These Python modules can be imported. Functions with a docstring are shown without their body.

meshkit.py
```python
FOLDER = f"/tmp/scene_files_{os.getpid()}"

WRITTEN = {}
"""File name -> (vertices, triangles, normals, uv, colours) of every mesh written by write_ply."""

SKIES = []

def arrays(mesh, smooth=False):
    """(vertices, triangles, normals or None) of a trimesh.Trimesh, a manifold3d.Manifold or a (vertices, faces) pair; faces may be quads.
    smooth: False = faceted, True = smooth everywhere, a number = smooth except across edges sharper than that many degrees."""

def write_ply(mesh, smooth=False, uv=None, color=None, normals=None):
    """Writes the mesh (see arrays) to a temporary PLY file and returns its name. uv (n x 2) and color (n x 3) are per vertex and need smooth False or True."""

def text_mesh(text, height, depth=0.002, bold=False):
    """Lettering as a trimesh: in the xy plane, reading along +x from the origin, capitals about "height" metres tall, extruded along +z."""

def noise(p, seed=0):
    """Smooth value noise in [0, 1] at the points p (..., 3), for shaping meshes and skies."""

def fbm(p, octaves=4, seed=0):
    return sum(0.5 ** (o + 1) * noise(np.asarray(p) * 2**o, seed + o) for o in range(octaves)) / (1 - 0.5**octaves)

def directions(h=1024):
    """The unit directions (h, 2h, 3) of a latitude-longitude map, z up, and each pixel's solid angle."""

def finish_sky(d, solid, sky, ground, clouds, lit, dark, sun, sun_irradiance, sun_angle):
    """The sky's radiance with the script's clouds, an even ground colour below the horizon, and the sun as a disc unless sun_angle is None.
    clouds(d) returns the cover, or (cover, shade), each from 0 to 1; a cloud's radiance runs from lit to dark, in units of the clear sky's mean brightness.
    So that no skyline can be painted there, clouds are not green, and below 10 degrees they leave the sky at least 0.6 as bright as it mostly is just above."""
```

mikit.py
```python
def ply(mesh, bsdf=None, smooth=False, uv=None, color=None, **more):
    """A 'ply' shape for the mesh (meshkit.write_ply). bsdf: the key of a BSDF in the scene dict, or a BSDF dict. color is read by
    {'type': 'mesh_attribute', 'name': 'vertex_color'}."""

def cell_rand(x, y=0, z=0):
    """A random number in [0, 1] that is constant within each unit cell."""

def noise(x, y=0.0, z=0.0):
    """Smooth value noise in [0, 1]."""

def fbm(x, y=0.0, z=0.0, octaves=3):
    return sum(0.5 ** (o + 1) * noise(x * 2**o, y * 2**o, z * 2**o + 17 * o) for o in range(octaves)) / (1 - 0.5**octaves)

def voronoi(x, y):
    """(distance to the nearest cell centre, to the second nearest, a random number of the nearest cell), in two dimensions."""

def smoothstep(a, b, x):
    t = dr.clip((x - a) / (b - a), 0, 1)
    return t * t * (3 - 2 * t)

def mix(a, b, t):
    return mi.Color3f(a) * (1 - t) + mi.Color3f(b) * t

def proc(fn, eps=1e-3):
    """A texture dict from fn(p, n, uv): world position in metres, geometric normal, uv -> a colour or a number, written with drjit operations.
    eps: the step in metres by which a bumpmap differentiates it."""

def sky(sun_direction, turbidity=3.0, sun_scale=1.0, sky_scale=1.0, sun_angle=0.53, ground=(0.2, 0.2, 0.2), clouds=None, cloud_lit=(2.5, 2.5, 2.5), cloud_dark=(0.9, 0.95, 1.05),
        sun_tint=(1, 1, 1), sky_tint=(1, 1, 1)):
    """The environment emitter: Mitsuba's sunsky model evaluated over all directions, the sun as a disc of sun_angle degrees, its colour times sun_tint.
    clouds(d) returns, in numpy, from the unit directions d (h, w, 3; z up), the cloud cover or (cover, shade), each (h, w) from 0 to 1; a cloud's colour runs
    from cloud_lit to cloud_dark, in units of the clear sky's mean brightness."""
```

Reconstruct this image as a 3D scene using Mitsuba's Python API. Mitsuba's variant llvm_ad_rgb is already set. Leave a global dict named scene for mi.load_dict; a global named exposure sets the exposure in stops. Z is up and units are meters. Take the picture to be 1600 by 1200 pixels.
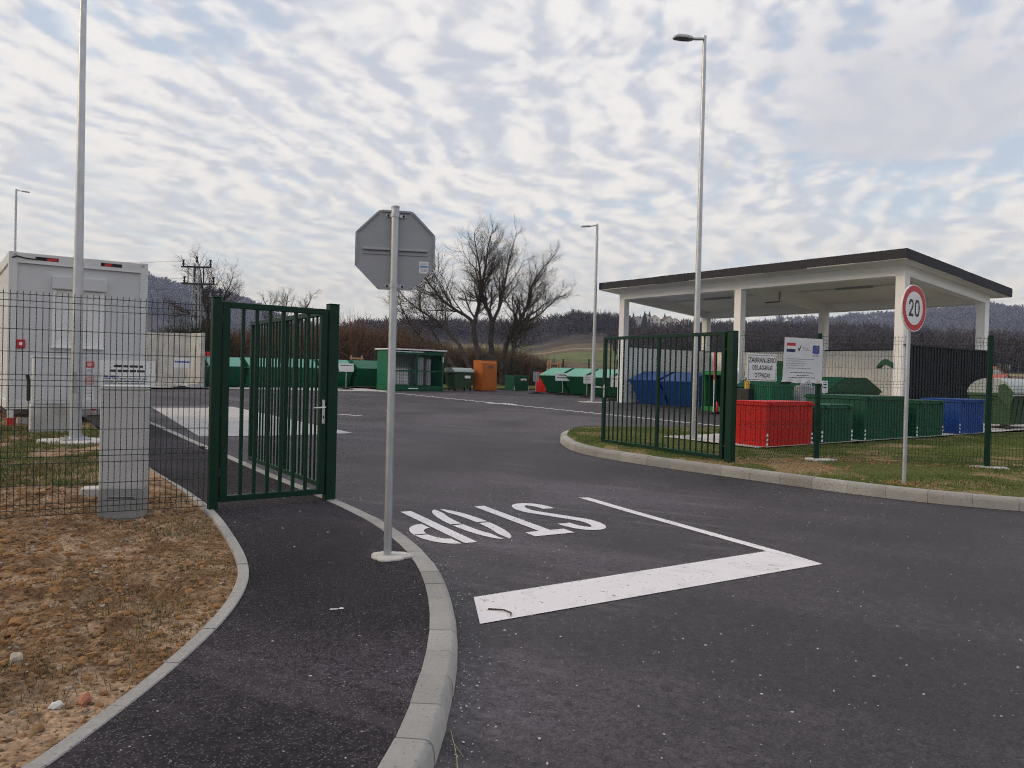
import math, random
import numpy as np, trimesh, shapely
import shapely.geometry as sg, shapely.affinity as sa
from scipy.interpolate import PchipInterpolator
import drjit as dr
import mitsuba as mi
import mikit, meshkit
from mikit import proc, noise, fbm, voronoi, cell_rand, smoothstep, mix

rng = np.random.default_rng(7)
random.seed(7)
scene, labels = {}, {}
T4 = mi.ScalarTransform4f

# ---------------------------------------------------------------- camera, sky, exposure
EYE = 1.515
_p, _r = math.atan(15 / 1250), math.atan(0.025)
_f = np.array([0, math.cos(_p), -math.sin(_p)])
_u0 = np.array([0, math.sin(_p), math.cos(_p)])
_up = math.cos(_r) * _u0 - math.sin(_r) * np.array([1.0, 0, 0])
scene['haze_air'] = {'type': 'homogeneous', 'albedo': {'type': 'rgb', 'value': [0.93, 0.95, 0.97]}, 'sigma_t': {'type': 'rgb', 'value': [0.00010, 0.000118, 0.000165]}}
scene['camera'] = {'type': 'perspective', 'fov': 2 * math.degrees(math.atan(800 / 1250)), 'fov_axis': 'x', 'near_clip': 0.05, 'far_clip': 12000.0,
                   'to_world': T4().look_at(origin=[0, 0, EYE], target=(np.array([0, 0, EYE]) + _f).tolist(), up=_up.tolist()),
                   'medium': {'type': 'ref', 'id': 'haze_air'}}
exposure = 2.72
SUN = (-0.86, -0.05, 0.42)


def clouds(d):
    z = np.clip(d[..., 2], 0.0, 1)
    k = 1.0 / (z + 0.07)
    x, y = d[..., 0] * k, d[..., 1] * k
    one = np.zeros_like(x)
    F3 = lambda a, b, c, o, s: meshkit.fbm(np.stack([a, b, one + c], -1), o, s)
    sm = lambda lo, hi, q: (lambda s: s * s * (3 - 2 * s))(np.clip((q - lo) / (hi - lo), 0, 1))
    x2, y2 = x + 0.34 * (F3(x * 1.6, y * 1.6, 0, 3, 3) - 0.5), y + 0.34 * (F3(x * 1.6 + 9, y * 1.6, 0, 3, 5) - 0.5)
    t = math.radians(-16)                                        # rows of altocumulus running away from the viewer
    a, b = x2 * math.cos(t) + y2 * math.sin(t), -x2 * math.sin(t) + y2 * math.cos(t)
    big = F3(x * 1.1 + 3.1, y * 1.1 + 1.3, 0, 3, 11)
    soft = sm(0.02, 0.30, z)
    rows = 0.5 + 0.5 * np.sin(2 * np.pi * (a * 5.6 + 1.3 * F3(a * 1.6, b * 1.2, 2, 2, 15)))
    cell = F3(a * 14.0, b * 8.5, 4, 3, 21)
    fine = 0.5 + (F3(a * 31.0, b * 20.0, 8, 3, 31) - 0.5) * soft
    lump = 0.12 * rows + 0.56 * cell + 0.32 * fine               # thickness of the puffs
    blob = np.exp(-((x - 1.22) / 0.55) ** 2 - ((y - 2.35) / 0.75) ** 2)
    veil = sm(0.12, 0.85, blob + 0.65 * (F3(x * 1.7 + 7.9, y * 1.7 + 2.6, 0, 3, 41) - 0.5))
    gap = sm(0.42, 0.62, F3(x * 1.5 + 5.5, y * 1.5 + 8.1, 0, 3, 61))
    v = lump + 0.40 * (big - 0.5)
    cover = 0.82 - 0.24 * gap + (0.18 + 0.24 * gap) * sm(0.36, 0.62, v)
    shade = 1 - sm(0.33, 0.66, 0.13 * rows + 0.56 * F3(a * 14.0 + 0.5, b * 8.5 + 0.3, 4, 3, 21) + 0.31 * fine + 0.16 * (big - 0.5))
    shade = 0.95 * shade * (1 - 0.85 * veil) + 0.85 * veil
    cover = np.maximum(cover, veil * 0.95)
    low = sm(0.24, 0.02, z)
    cover = np.maximum(cover, 0.85 * low)
    shade = np.clip(shade * (1 - 0.3 * low) + 0.36 * low, 0, 1)
    return cover, shade


scene['sky'] = mikit.sky(SUN, turbidity=4, sun_scale=0.15, sky_scale=1.0, sun_angle=22, clouds=clouds, ground=(0.12, 0.12, 0.12),
                         cloud_lit=(1.66, 1.63, 1.65), cloud_dark=(1.14, 1.17, 1.32), sun_tint=(1.0, 0.97, 0.93))

# ---------------------------------------------------------------- materials
def rgbt(c): return {'type': 'rgb', 'value': list(map(float, c))}
def col(c, var=0.08, sc=3.0, fine=60.0):
    c = np.array(c, float)
    def fn(p, n, uv):
        q = 1 + var * (2 * fbm(p.x * sc, p.y * sc, p.z * sc) - 1) + var * 0.7 * (2 * noise(p.x * fine, p.y * fine, p.z * fine) - 1)
        return mi.Color3f(*[float(v) for v in c]) * q
    return proc(fn)
def mat(name, c, rough=0.5, metallic=0.0, spec=0.5, var=0.08, sc=3.0, fine=60.0, bump=None, tex=None):
    b = {'type': 'principled', 'base_color': tex or (col(c, var, sc, fine) if var else rgbt(c)), 'roughness': rough, 'metallic': metallic, 'specular': spec}
    if bump:
        f, s = bump
        b = {'type': 'bumpmap', 'arbitrary': proc(f, eps=0.002), 'scale': s, 'bsdf': b}
    scene[name] = {'type': 'twosided', 'bsdf': b}
    return name

# site directions: U runs along the gate line, V runs into the yard
A36 = math.radians(36.0)
U, V = np.array([math.cos(A36), math.sin(A36)]), np.array([-math.sin(A36), math.cos(A36)])
UX, UY = float(U[0]), float(U[1])


def asphalt_fn(base, dust, pebble=0.35):
    base, dust = np.array(base), np.array(dust)
    def fn(p, n, uv):
        a, b = p.x * UX + p.y * UY, -p.x * UY + p.y * UX
        grain = 0.5 + 1.25 * (noise(p.x * 150, p.y * 150) * 0.42 + noise(p.x * 75, p.y * 75) * 0.33 + noise(p.x * 36, p.y * 36) * 0.25 - 0.5)
        d1, d2, r = voronoi(p.x * 95, p.y * 95)
        stone = (r > 0.80) & (d1 < 0.34)
        large = fbm(p.x * 0.55 + 5, p.y * 0.55, octaves=4)
        ca, sa_ = math.cos(math.radians(-28)), math.sin(math.radians(-28))
        sx, sy = p.x * ca + p.y * sa_, -p.x * sa_ + p.y * ca
        streak = fbm(sx * 0.8, sy * 6.5, 3.0, octaves=4)
        st = smoothstep(0.54, 0.78, streak) * smoothstep(0.42, 0.62, large) * (0.4 + 0.6 * noise(p.x * 40, p.y * 40))
        lane = smoothstep(0.42, 0.60, fbm(sx * 0.16 + 3, sy * 0.85, 1.0, octaves=4)) * 0.42 + 0.80
        c = lane * mi.Color3f(*base.tolist()) * dr.maximum(0.15, 0.1 + 1.8 * grain) * (0.15 + 1.7 * large) * (0.75 + 0.5 * noise(p.x * 24, p.y * 24))
        c = mix(c, mi.Color3f(*dust.tolist()), dr.clip(st * 0.6, 0, 1))
        c = dr.select(stone, c + mi.Color3f(0.085, 0.083, 0.087) * pebble * (0.4 + r), c)
        d1b, d2b, rb = voronoi(p.x * 11, p.y * 11)
        chip = (rb > 0.93) & (d1b < 0.055)
        return dr.select(chip, mi.Color3f(0.30, 0.29, 0.28), c)
    return proc(fn)
def grain_bump(p, n, uv): return noise(p.x * 130, p.y * 130) * 0.6 + noise(p.x * 300, p.y * 300) * 0.4
mat('m_asphalt', None, 0.62, tex=asphalt_fn((0.036, 0.0298, 0.0365), (0.12, 0.106, 0.108)), spec=0.5, bump=(grain_bump, 0.004))
mat('m_footway', None, 0.82, tex=asphalt_fn((0.025, 0.0210, 0.0265), (0.07, 0.062, 0.067), 0.8), spec=0.3, bump=(grain_bump, 0.006))


def concrete_fn(c, stain=0.25):
    c = np.array(c)
    def fn(p, n, uv):
        big = fbm(p.x * 2.2, p.y * 2.2, p.z * 2.2 + 3, octaves=4)
        f = noise(p.x * 90, p.y * 90, p.z * 90)
        d1, d2, r = voronoi(p.x * 38 + p.z * 7, p.y * 38 + p.z * 11)
        pit = (r > 0.86) & (d1 < 0.16)
        q = (1 + stain * (big * 2 - 1)) * (0.92 + 0.16 * f)
        col_ = mi.Color3f(*c.tolist()) * q
        col_ = mix(col_, mi.Color3f(0.22, 0.18, 0.14), 0.35 * smoothstep(0.6, 0.78, fbm(p.x * 5, p.y * 5, p.z * 3, octaves=3)))
        return dr.select(pit, col_ * 0.6, col_)
    return proc(fn)
for i, c in enumerate(((0.275, 0.268, 0.255), (0.305, 0.297, 0.283), (0.25, 0.244, 0.232))):
    mat('m_kerb%d' % i, None, 0.85, tex=concrete_fn(c, 0.3), spec=0.3, bump=(lambda p, n, uv: fbm(p.x * 60, p.y * 60, p.z * 60), 0.003))
mat('m_concrete', None, 0.85, tex=concrete_fn((0.46, 0.44, 0.42)), spec=0.3)
mat('m_concrete_wall', None, 0.88, tex=concrete_fn((0.42, 0.415, 0.405), 0.3), spec=0.25)
mat('m_slab', None, 0.85, tex=concrete_fn((0.37, 0.355, 0.345), 0.2), spec=0.3)
def paint_tex(p, n, uv):
    w = smoothstep(0.55, 0.74, fbm(p.x * 7, p.y * 7, octaves=4)) * 0.25 + 0.25 * noise(p.x * 120, p.y * 120)
    gone = fbm(p.x * 34, p.y * 34, octaves=3) > 0.79
    c = mix(mi.Color3f(0.70, 0.68, 0.70), mi.Color3f(0.48, 0.46, 0.46), dr.clip(w, 0, 1))
    return dr.select(gone, mi.Color3f(0.24, 0.23, 0.24), c)
mat('m_roadpaint', None, 0.7, tex=proc(paint_tex), spec=0.3)
mat('m_galv', None, 0.42, metallic=0.75, tex=proc(lambda p, n, uv: mi.Color3f(0.50, 0.52, 0.545) * (0.82 + 0.3 * fbm(p.x * 14, p.y * 14, p.z * 6, octaves=3))), spec=0.5)
mat('m_galvdark', (0.36, 0.37, 0.39), 0.5, metallic=0.5, var=0.1)
mat('m_signback', (0.31, 0.315, 0.335), 0.45, metallic=0.25, var=0.05, sc=4)
mat('m_green', (0.0045, 0.030, 0.018), 0.4, spec=0.22, var=0.12, sc=5)
mat('m_wire', (0.010, 0.022, 0.017), 0.5, var=0)
mat('m_white', (0.82, 0.82, 0.82), 0.8, var=0.05, sc=1.2)
mat('m_soffit', (0.74, 0.73, 0.70), 0.85, var=0.05, sc=1.0)
mat('m_contwhite', (0.54, 0.55, 0.57), 0.5, var=0.04, sc=1.0)
mat('m_contframe', (0.58, 0.585, 0.59), 0.45, var=0.04, sc=1.5)
mat('m_shutter', (0.74, 0.745, 0.75), 0.5, var=0.03)
mat('m_fascia', (0.028, 0.029, 0.038), 0.55, metallic=0.0, spec=0.2, var=0.25, sc=1.3)
mat('m_cladding', (0.018, 0.020, 0.026), 0.6, spec=0.2, var=0.1)
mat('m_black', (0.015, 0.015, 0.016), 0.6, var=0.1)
mat('m_darkgap', (0.03, 0.03, 0.03), 0.8, var=0.1)
mat('m_plastic', (0.54, 0.54, 0.545), 0.55, var=0.05, sc=2)
mat('m_plasticplinth', (0.29, 0.295, 0.295), 0.7, var=0.09, sc=4)
mat('m_bingreen', (0.010, 0.115, 0.060), 0.4, var=0.12, sc=2, spec=0.25)
mat('m_skipgreen', (0.008, 0.076, 0.042), 0.42, var=0.12, sc=2, spec=0.25)
mat('m_teal', (0.14, 0.36, 0.28), 0.45, var=0.1, sc=2, spec=0.25)
mat('m_blue', (0.010, 0.055, 0.25), 0.4, var=0.12, sc=2, spec=0.25)
mat('m_red', (0.50, 0.016, 0.014), 0.4, var=0.1, sc=2, spec=0.25)
mat('m_orange', (0.40, 0.115, 0.022), 0.5, var=0.1, sc=2, spec=0.25)
mat('m_binplastic', (0.040, 0.080, 0.042), 0.5, var=0.1, sc=2, spec=0.25)
mat('m_lidgrey', (0.30, 0.34, 0.33), 0.45, var=0.1, sc=2)
mat('m_greybin', (0.30, 0.31, 0.33), 0.5, var=0.1, sc=2)
mat('m_framegreen', (0.02, 0.17, 0.045), 0.45, var=0.1, spec=0.25)
mat('m_signwhite', (0.72, 0.72, 0.73), 0.45, var=0.03)
mat('m_paper', (0.66, 0.665, 0.69), 0.6, var=0.05, sc=6)
mat('m_signred', (0.48, 0.018, 0.028), 0.4, var=0.04)
mat('m_inkblack', (0.02, 0.02, 0.022), 0.5, var=0)
mat('m_inkgrey', (0.24, 0.25, 0.28), 0.6, var=0)
mat('m_inkblue', (0.03, 0.07, 0.30), 0.5, var=0)
mat('m_navy', (0.02, 0.025, 0.10), 0.5, var=0)
mat('m_lightblue', (0.13, 0.30, 0.50), 0.5, var=0)
mat('m_yellow', (0.60, 0.36, 0.05), 0.5, var=0.05)
mat('m_pinkpaper', (0.50, 0.27, 0.23), 0.6, var=0.1, sc=9)
mat('m_silver', (0.66, 0.66, 0.67), 0.3, metallic=0.8, var=0.03)
mat('m_glassdark', (0.03, 0.032, 0.036), 0.15, var=0)
mat('m_bark', (0.074, 0.062, 0.055), 0.9, var=0.3, sc=3, spec=0.1)
mat('m_bark2', (0.078, 0.063, 0.057), 0.9, var=0.3, sc=3, spec=0.1)
mat('m_thicket', (0.175, 0.108, 0.078), 0.95, var=0.35, sc=0.35, fine=2, spec=0.05)
mat('m_scrub', (0.12, 0.085, 0.063), 0.95, var=0.35, sc=0.3, fine=2, spec=0.05)
mat('m_evergreen', (0.045, 0.042, 0.026), 0.95, var=0.3, sc=0.5, fine=3, spec=0.05)
mat('m_forest', (0.062, 0.049, 0.052), 0.95, var=0.35, sc=0.03, fine=0.3, spec=0.05)
mat('m_conifer', (0.022, 0.030, 0.022), 0.95, var=0.25, sc=0.05, fine=0.4, spec=0.05)
mat('m_timber', (0.42, 0.24, 0.15), 0.8, var=0.15, sc=8)
mat('m_rooftile', (0.34, 0.10, 0.075), 0.8, var=0.2, sc=1.5)
mat('m_roofbrown', (0.12, 0.07, 0.055), 0.8, var=0.2, sc=1.0)
mat('m_housewall', (0.62, 0.60, 0.56), 0.85, var=0.05)
mat('m_twig', (0.06, 0.045, 0.035), 0.8, var=0.1)
mat('m_straw', (0.42, 0.35, 0.22), 0.8, var=0.15)


def soil_tex(p, n, uv):
    big = fbm(p.x * 1.3, p.y * 1.3, octaves=4)
    m = fbm(p.x * 9, p.y * 9, octaves=4)
    f = noise(p.x * 80, p.y * 80)
    c = mix(mi.Color3f(0.135, 0.077, 0.042), mi.Color3f(0.34, 0.235, 0.155), smoothstep(0.34, 0.62, 0.55 * m + 0.45 * big))
    c = mix(c, mi.Color3f(0.20, 0.12, 0.06), 0.4 * smoothstep(0.52, 0.66, fbm(p.x * 3.1 + 7, p.y * 3.1, octaves=3)))
    return c * (0.65 + 0.7 * f)
mat('m_soil', None, 0.95, tex=proc(soil_tex), spec=0.1, bump=(lambda p, n, uv: fbm(p.x * 22, p.y * 22, octaves=4), 0.03))
def lawn_tex(p, n, uv):
    m = fbm(p.x * 1.1 + 3, p.y * 1.1, octaves=4)
    f = noise(p.x * 60, p.y * 60)
    c = mix(mi.Color3f(0.075, 0.088, 0.026), mi.Color3f(0.20, 0.15, 0.08), smoothstep(0.54, 0.66, m))
    return c * (0.6 + 0.8 * f)
mat('m_lawn', None, 0.95, tex=proc(lawn_tex), spec=0.1, bump=(lambda p, n, uv: fbm(p.x * 25, p.y * 25, octaves=3), 0.02))
mat('m_grassblade', (0.095, 0.140, 0.034), 0.7, var=0.45, sc=0.9, fine=9, spec=0.2)
mat('m_grassdark', (0.042, 0.066, 0.020), 0.7, var=0.4, sc=1.5, fine=9, spec=0.2)
mat('m_drygrass', (0.26, 0.19, 0.10), 0.8, var=0.4, sc=1.5, fine=9, spec=0.2)
mat('m_stone0', (0.25, 0.165, 0.095), 0.95, var=0.35, sc=14, spec=0.1)
mat('m_stone1', (0.25, 0.14, 0.066), 0.95, var=0.35, sc=14, spec=0.1)
mat('m_stone2', (0.34, 0.30, 0.25), 0.95, var=0.3, sc=14, spec=0.1)
mat('m_stone3', (0.13, 0.080, 0.052), 0.95, var=0.3, sc=14, spec=0.1)
mat('m_grit', (0.50, 0.49, 0.47), 0.9, var=0.2, sc=20)
mat('m_brick', (0.36, 0.15, 0.09), 0.9, var=0.2, sc=20)


def terrain_tex(p, n, uv):
    r = dr.sqrt(p.x * p.x + p.y * p.y)
    w = fbm(p.x * 0.02, p.y * 0.02, octaves=4)
    ca, sa_ = math.cos(0.35), math.sin(0.35)
    px_, py_ = p.x * ca + p.y * sa_, -p.x * sa_ + p.y * ca
    k = cell_rand(dr.floor(px_ / 62.0 + 0.4 * w), dr.floor(py_ / 41.0))
    green, brown, straw, dark = mi.Color3f(0.100, 0.112, 0.052), mi.Color3f(0.100, 0.080, 0.055), mi.Color3f(0.19, 0.16, 0.10), mi.Color3f(0.060, 0.048, 0.040)
    field = dr.select(k < 0.42, green, dr.select(k < 0.68, brown, dr.select(k < 0.82, straw, dark)))
    field = field * (0.7 + 0.6 * fbm(p.x * 0.25, p.y * 0.25, octaves=4))
    wood = mi.Color3f(0.048, 0.039, 0.040) * (0.6 + 0.8 * fbm(p.x * 0.12, p.y * 0.12, octaves=3))
    c = mix(field, wood, smoothstep(500.0, 560.0, r + 60 * (w - 0.5)))
    near = mix(mi.Color3f(0.10, 0.115, 0.03), mi.Color3f(0.125, 0.10, 0.055), smoothstep(0.4, 0.6, fbm(p.x * 0.4, p.y * 0.4, octaves=4))) * (0.7 + 0.6 * noise(p.x * 9, p.y * 9))
    near = mix(near, mi.Color3f(0.105, 0.078, 0.055), smoothstep(56.0, 66.0, r))
    return mix(near, c, smoothstep(190.0, 230.0, r))
mat('m_terrain', None, 0.95, tex=proc(terrain_tex), spec=0.05)

# ---------------------------------------------------------------- helpers
def numbered(key):
    if key not in scene and key not in labels: return key
    i = 1
    while '%s_%03d' % (key, i) in scene or '%s_%03d' % (key, i) in labels: i += 1
    return '%s_%03d' % (key, i)
def tag(key, label=None, cat=None, group=None, kind=None):
    d = labels.setdefault(key, {})
    for k, v in (('label', label), ('category', cat), ('group', group), ('kind', kind)):
        if v: d[k] = v
    return key
def thing(name, label, cat, group=None):
    return tag(numbered(name), label, cat, group)
def obj(parent, name, mesh, bsdf, smooth=False, kind=None, label=None):
    if isinstance(mesh, (list, tuple)) and not isinstance(mesh[0], np.ndarray): mesh = cat(mesh)
    key = numbered(parent + '__' + name if parent else name)
    scene[key] = mikit.ply(mesh, bsdf, smooth)
    if kind or label: tag(key, label, kind=kind)
    return key
def cat(ms): return ms[0] if len(ms) == 1 else trimesh.util.concatenate(ms)
BOXV = np.array([[x, y, z] for x in (0, 1) for y in (0, 1) for z in (0, 1)], float)
BOXF = np.array([[0, 1, 3], [0, 3, 2], [4, 6, 7], [4, 7, 5], [0, 4, 5], [0, 5, 1], [2, 3, 7], [2, 7, 6], [0, 2, 6], [0, 6, 4], [1, 5, 7], [1, 7, 3]])
def M(v, f): return trimesh.Trimesh(np.asarray(v, float), np.asarray(f, int), process=False)
def rawbox(x0, x1, y0, y1, z0, z1, bev=0.0):
    lo, hi = np.array([x0, y0, z0], float), np.array([x1, y1, z1], float)
    if bev <= 0: return M(lo + BOXV * (hi - lo), BOXF)
    b = min(bev, 0.45 * float((hi - lo).min()))
    pts = []
    for c in BOXV:
        for ax in range(3):
            q = lo + c * (hi - lo)
            for k in range(3):
                if k != ax: q[k] += b if c[k] == 0 else -b
            pts.append(q)
    return trimesh.convex.convex_hull(np.array(pts))
class Fr:
    """A local frame: x along the angle, y to its left, z up."""
    def __init__(s, x, y, z=0.0, deg=0.0):
        s.o = np.array([x, y, z], float); a = math.radians(deg)
        s.R = np.array([[math.cos(a), -math.sin(a), 0], [math.sin(a), math.cos(a), 0], [0, 0, 1.0]])
    def __call__(s, m):
        if isinstance(m, (list, tuple)): m = cat(m)
        return M(m.vertices @ s.R.T + s.o, m.faces)
    def pt(s, x, y, z=0.0): return s.R @ np.array([x, y, z], float) + s.o
    def box(s, *a, bev=0.0): return s(rawbox(*a, bev=bev))
def tube(pts, r, n=8, cap=True):
    """A round bar along a polyline; r is one radius or one per point."""
    pts = np.asarray(pts, float); k = len(pts); r = np.broadcast_to(np.asarray(r, float), (k,))
    t = np.gradient(pts, axis=0); t /= np.linalg.norm(t, axis=1, keepdims=True) + 1e-12
    ref = np.array([0, 0, 1.0]) if abs(t[0, 2]) < 0.9 else np.array([1.0, 0, 0])
    a = np.cross(t, ref); a /= np.linalg.norm(a, axis=1, keepdims=True) + 1e-12
    b = np.cross(t, a)
    th = np.arange(n) / n * 2 * np.pi
    v = (pts[:, None] + r[:, None, None] * (np.cos(th)[None, :, None] * a[:, None] + np.sin(th)[None, :, None] * b[:, None])).reshape(-1, 3)
    i = np.arange(k - 1)[:, None] * n; j = np.arange(n)[None]; j2 = (j + 1) % n
    f = np.concatenate([np.stack([i + j, i + n + j2, i + j2], -1).reshape(-1, 3), np.stack([i + j, i + n + j, i + n + j2], -1).reshape(-1, 3)])
    if cap:
        v = np.vstack([v, pts[:1], pts[-1:]])
        c0, c1 = k * n, k * n + 1; j = np.arange(n); j2 = (j + 1) % n; e = (k - 1) * n
        f = np.vstack([f, np.stack([np.full(n, c0), j, j2], 1), np.stack([np.full(n, c1), e + j2, e + j], 1)])
    return M(v, f)
def bars(p0, p1, r0, r1, n=3):
    """Many tapered bars at once: (k,3) starts and ends."""
    p0, p1 = np.asarray(p0, float), np.asarray(p1, float); k = len(p0)
    r0, r1 = np.broadcast_to(r0, (k,)), np.broadcast_to(r1, (k,))
    t = p1 - p0; t = t / (np.linalg.norm(t, axis=1, keepdims=True) + 1e-12)
    ref = np.where(np.abs(t[:, 2:3]) < 0.9, [[0, 0, 1.0]], [[1.0, 0, 0]])
    a = np.cross(t, ref); a /= np.linalg.norm(a, axis=1, keepdims=True) + 1e-12
    b = np.cross(t, a)
    th = np.arange(n) / n * 2 * np.pi + 0.785
    ring = np.cos(th)[None, :, None] * a[:, None] + np.sin(th)[None, :, None] * b[:, None]
    v = np.concatenate([p0[:, None] + ring * r0[:, None, None], p1[:, None] + ring * r1[:, None, None]], 1).reshape(-1, 3)
    j = np.arange(n); j2 = (j + 1) % n
    f = np.concatenate([np.stack([j, j2, j2 + n], 1), np.stack([j, j2 + n, j + n], 1)])
    return M(v, (np.arange(k)[:, None, None] * 2 * n + f[None]).reshape(-1, 3))
def extrude(poly, h): return trimesh.creation.extrude_polygon(poly, h, engine='earcut')
def prism(poly_pts, axis_len):
    """polygon in (x,z), extruded along y from 0."""
    m = extrude(sg.Polygon(poly_pts), axis_len)
    v = m.vertices
    return M(np.stack([v[:, 0], v[:, 2], v[:, 1]], 1), m.faces[:, ::-1])
def flat_to_wall(m):
    """xy-plane mesh (depth +z) to a vertical one: x stays, y becomes z, depth points to -y."""
    v = m.vertices
    return M(np.stack([v[:, 0], -v[:, 2], v[:, 1]], 1), m.faces)
def disc(r, h, n=40): return extrude(sg.Point(0, 0).buffer(r, n // 4), h)
def text(s, h, depth=0.002, bold=False, sx=1.0):
    m = meshkit.text_mesh(s, h, depth, bold)
    v = np.array(m.vertices); v[:, 0] = (v[:, 0] - (v[:, 0].min() + v[:, 0].max()) / 2) * sx
    return M(v, m.faces)

ZX, ZY = [-80, 9, 15, 60, 9000], [0, 0, 0.05, 0.66, 0.66]
def zg(y): return np.interp(y, ZX, ZY)
def sheet(poly, dz=0.0, ybreaks=(9, 15, 60)):
    """A ground sheet: the polygon laid on the yard's slope, dz above it."""
    ms, last = [], -100
    for yb in list(ybreaks) + [1000]:
        part = poly.intersection(sg.box(-500, last, 500, yb)); last = yb
        for g in getattr(part, 'geoms', [part]):
            if g.is_empty or g.geom_type != 'Polygon' or g.area < 1e-6: continue
            v, f = trimesh.creation.triangulate_polygon(g, engine='earcut')
            v3 = np.column_stack([v, zg(v[:, 1]) + dz])
            m = M(v3, f)
            if m.face_normals[:, 2].sum() < 0: m = M(v3, np.asarray(f)[:, ::-1])
            ms.append(m)
    return cat(ms)
def spline(pts, step=0.05):
    pts = np.asarray(pts, float); s = np.r_[0, np.cumsum(np.linalg.norm(np.diff(pts, axis=0), axis=1))]
    q = np.arange(0, s[-1], step)
    from scipy.interpolate import CubicSpline
    from scipy.ndimage import gaussian_filter1d
    c = np.column_stack([PchipInterpolator(s, pts[:, k])(q) for k in range(2)])
    c = gaussian_filter1d(c, 0.25 / step, axis=0, mode='nearest')
    return c
def normals2(c):
    t = np.gradient(c, axis=0); t /= np.linalg.norm(t, axis=1, keepdims=True)
    return np.stack([-t[:, 1], t[:, 0]], 1)       # left of the direction of travel
def site(a, b): return a * U + b * V

# ---------------------------------------------------------------- the setting
# terrain: one sheet to the horizon, polar grid
PX = np.array([-400, 0, 200, 330, 420, 500, 560, 640, 760, 830, 870, 900, 940, 970, 1010, 1100, 1200, 1300, 1420, 1500, 1600, 2000])
AZ = np.arctan((PX - 800) / 1250)
R1Z = np.array([6, 6, 6, 6, 9, 20, 30, 33, 33, 33, 38, 42, 42, 41, 44, 38, 36, 36, 34, 30, 28, 28.0])
R2Z = np.array([230, 250, 262, 225, 165, 125, 115, 110, 100, 100, 100, 100, 100, 100, 100, 140, 165, 180, 195, 225, 205, 190.0])
RK = np.array([0, 120, 250, 330, 400, 450, 700, 1250, 1900, 2600, 3600])
_p1, _p2 = PchipInterpolator(AZ, R1Z), PchipInterpolator(AZ, R2Z)
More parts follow.
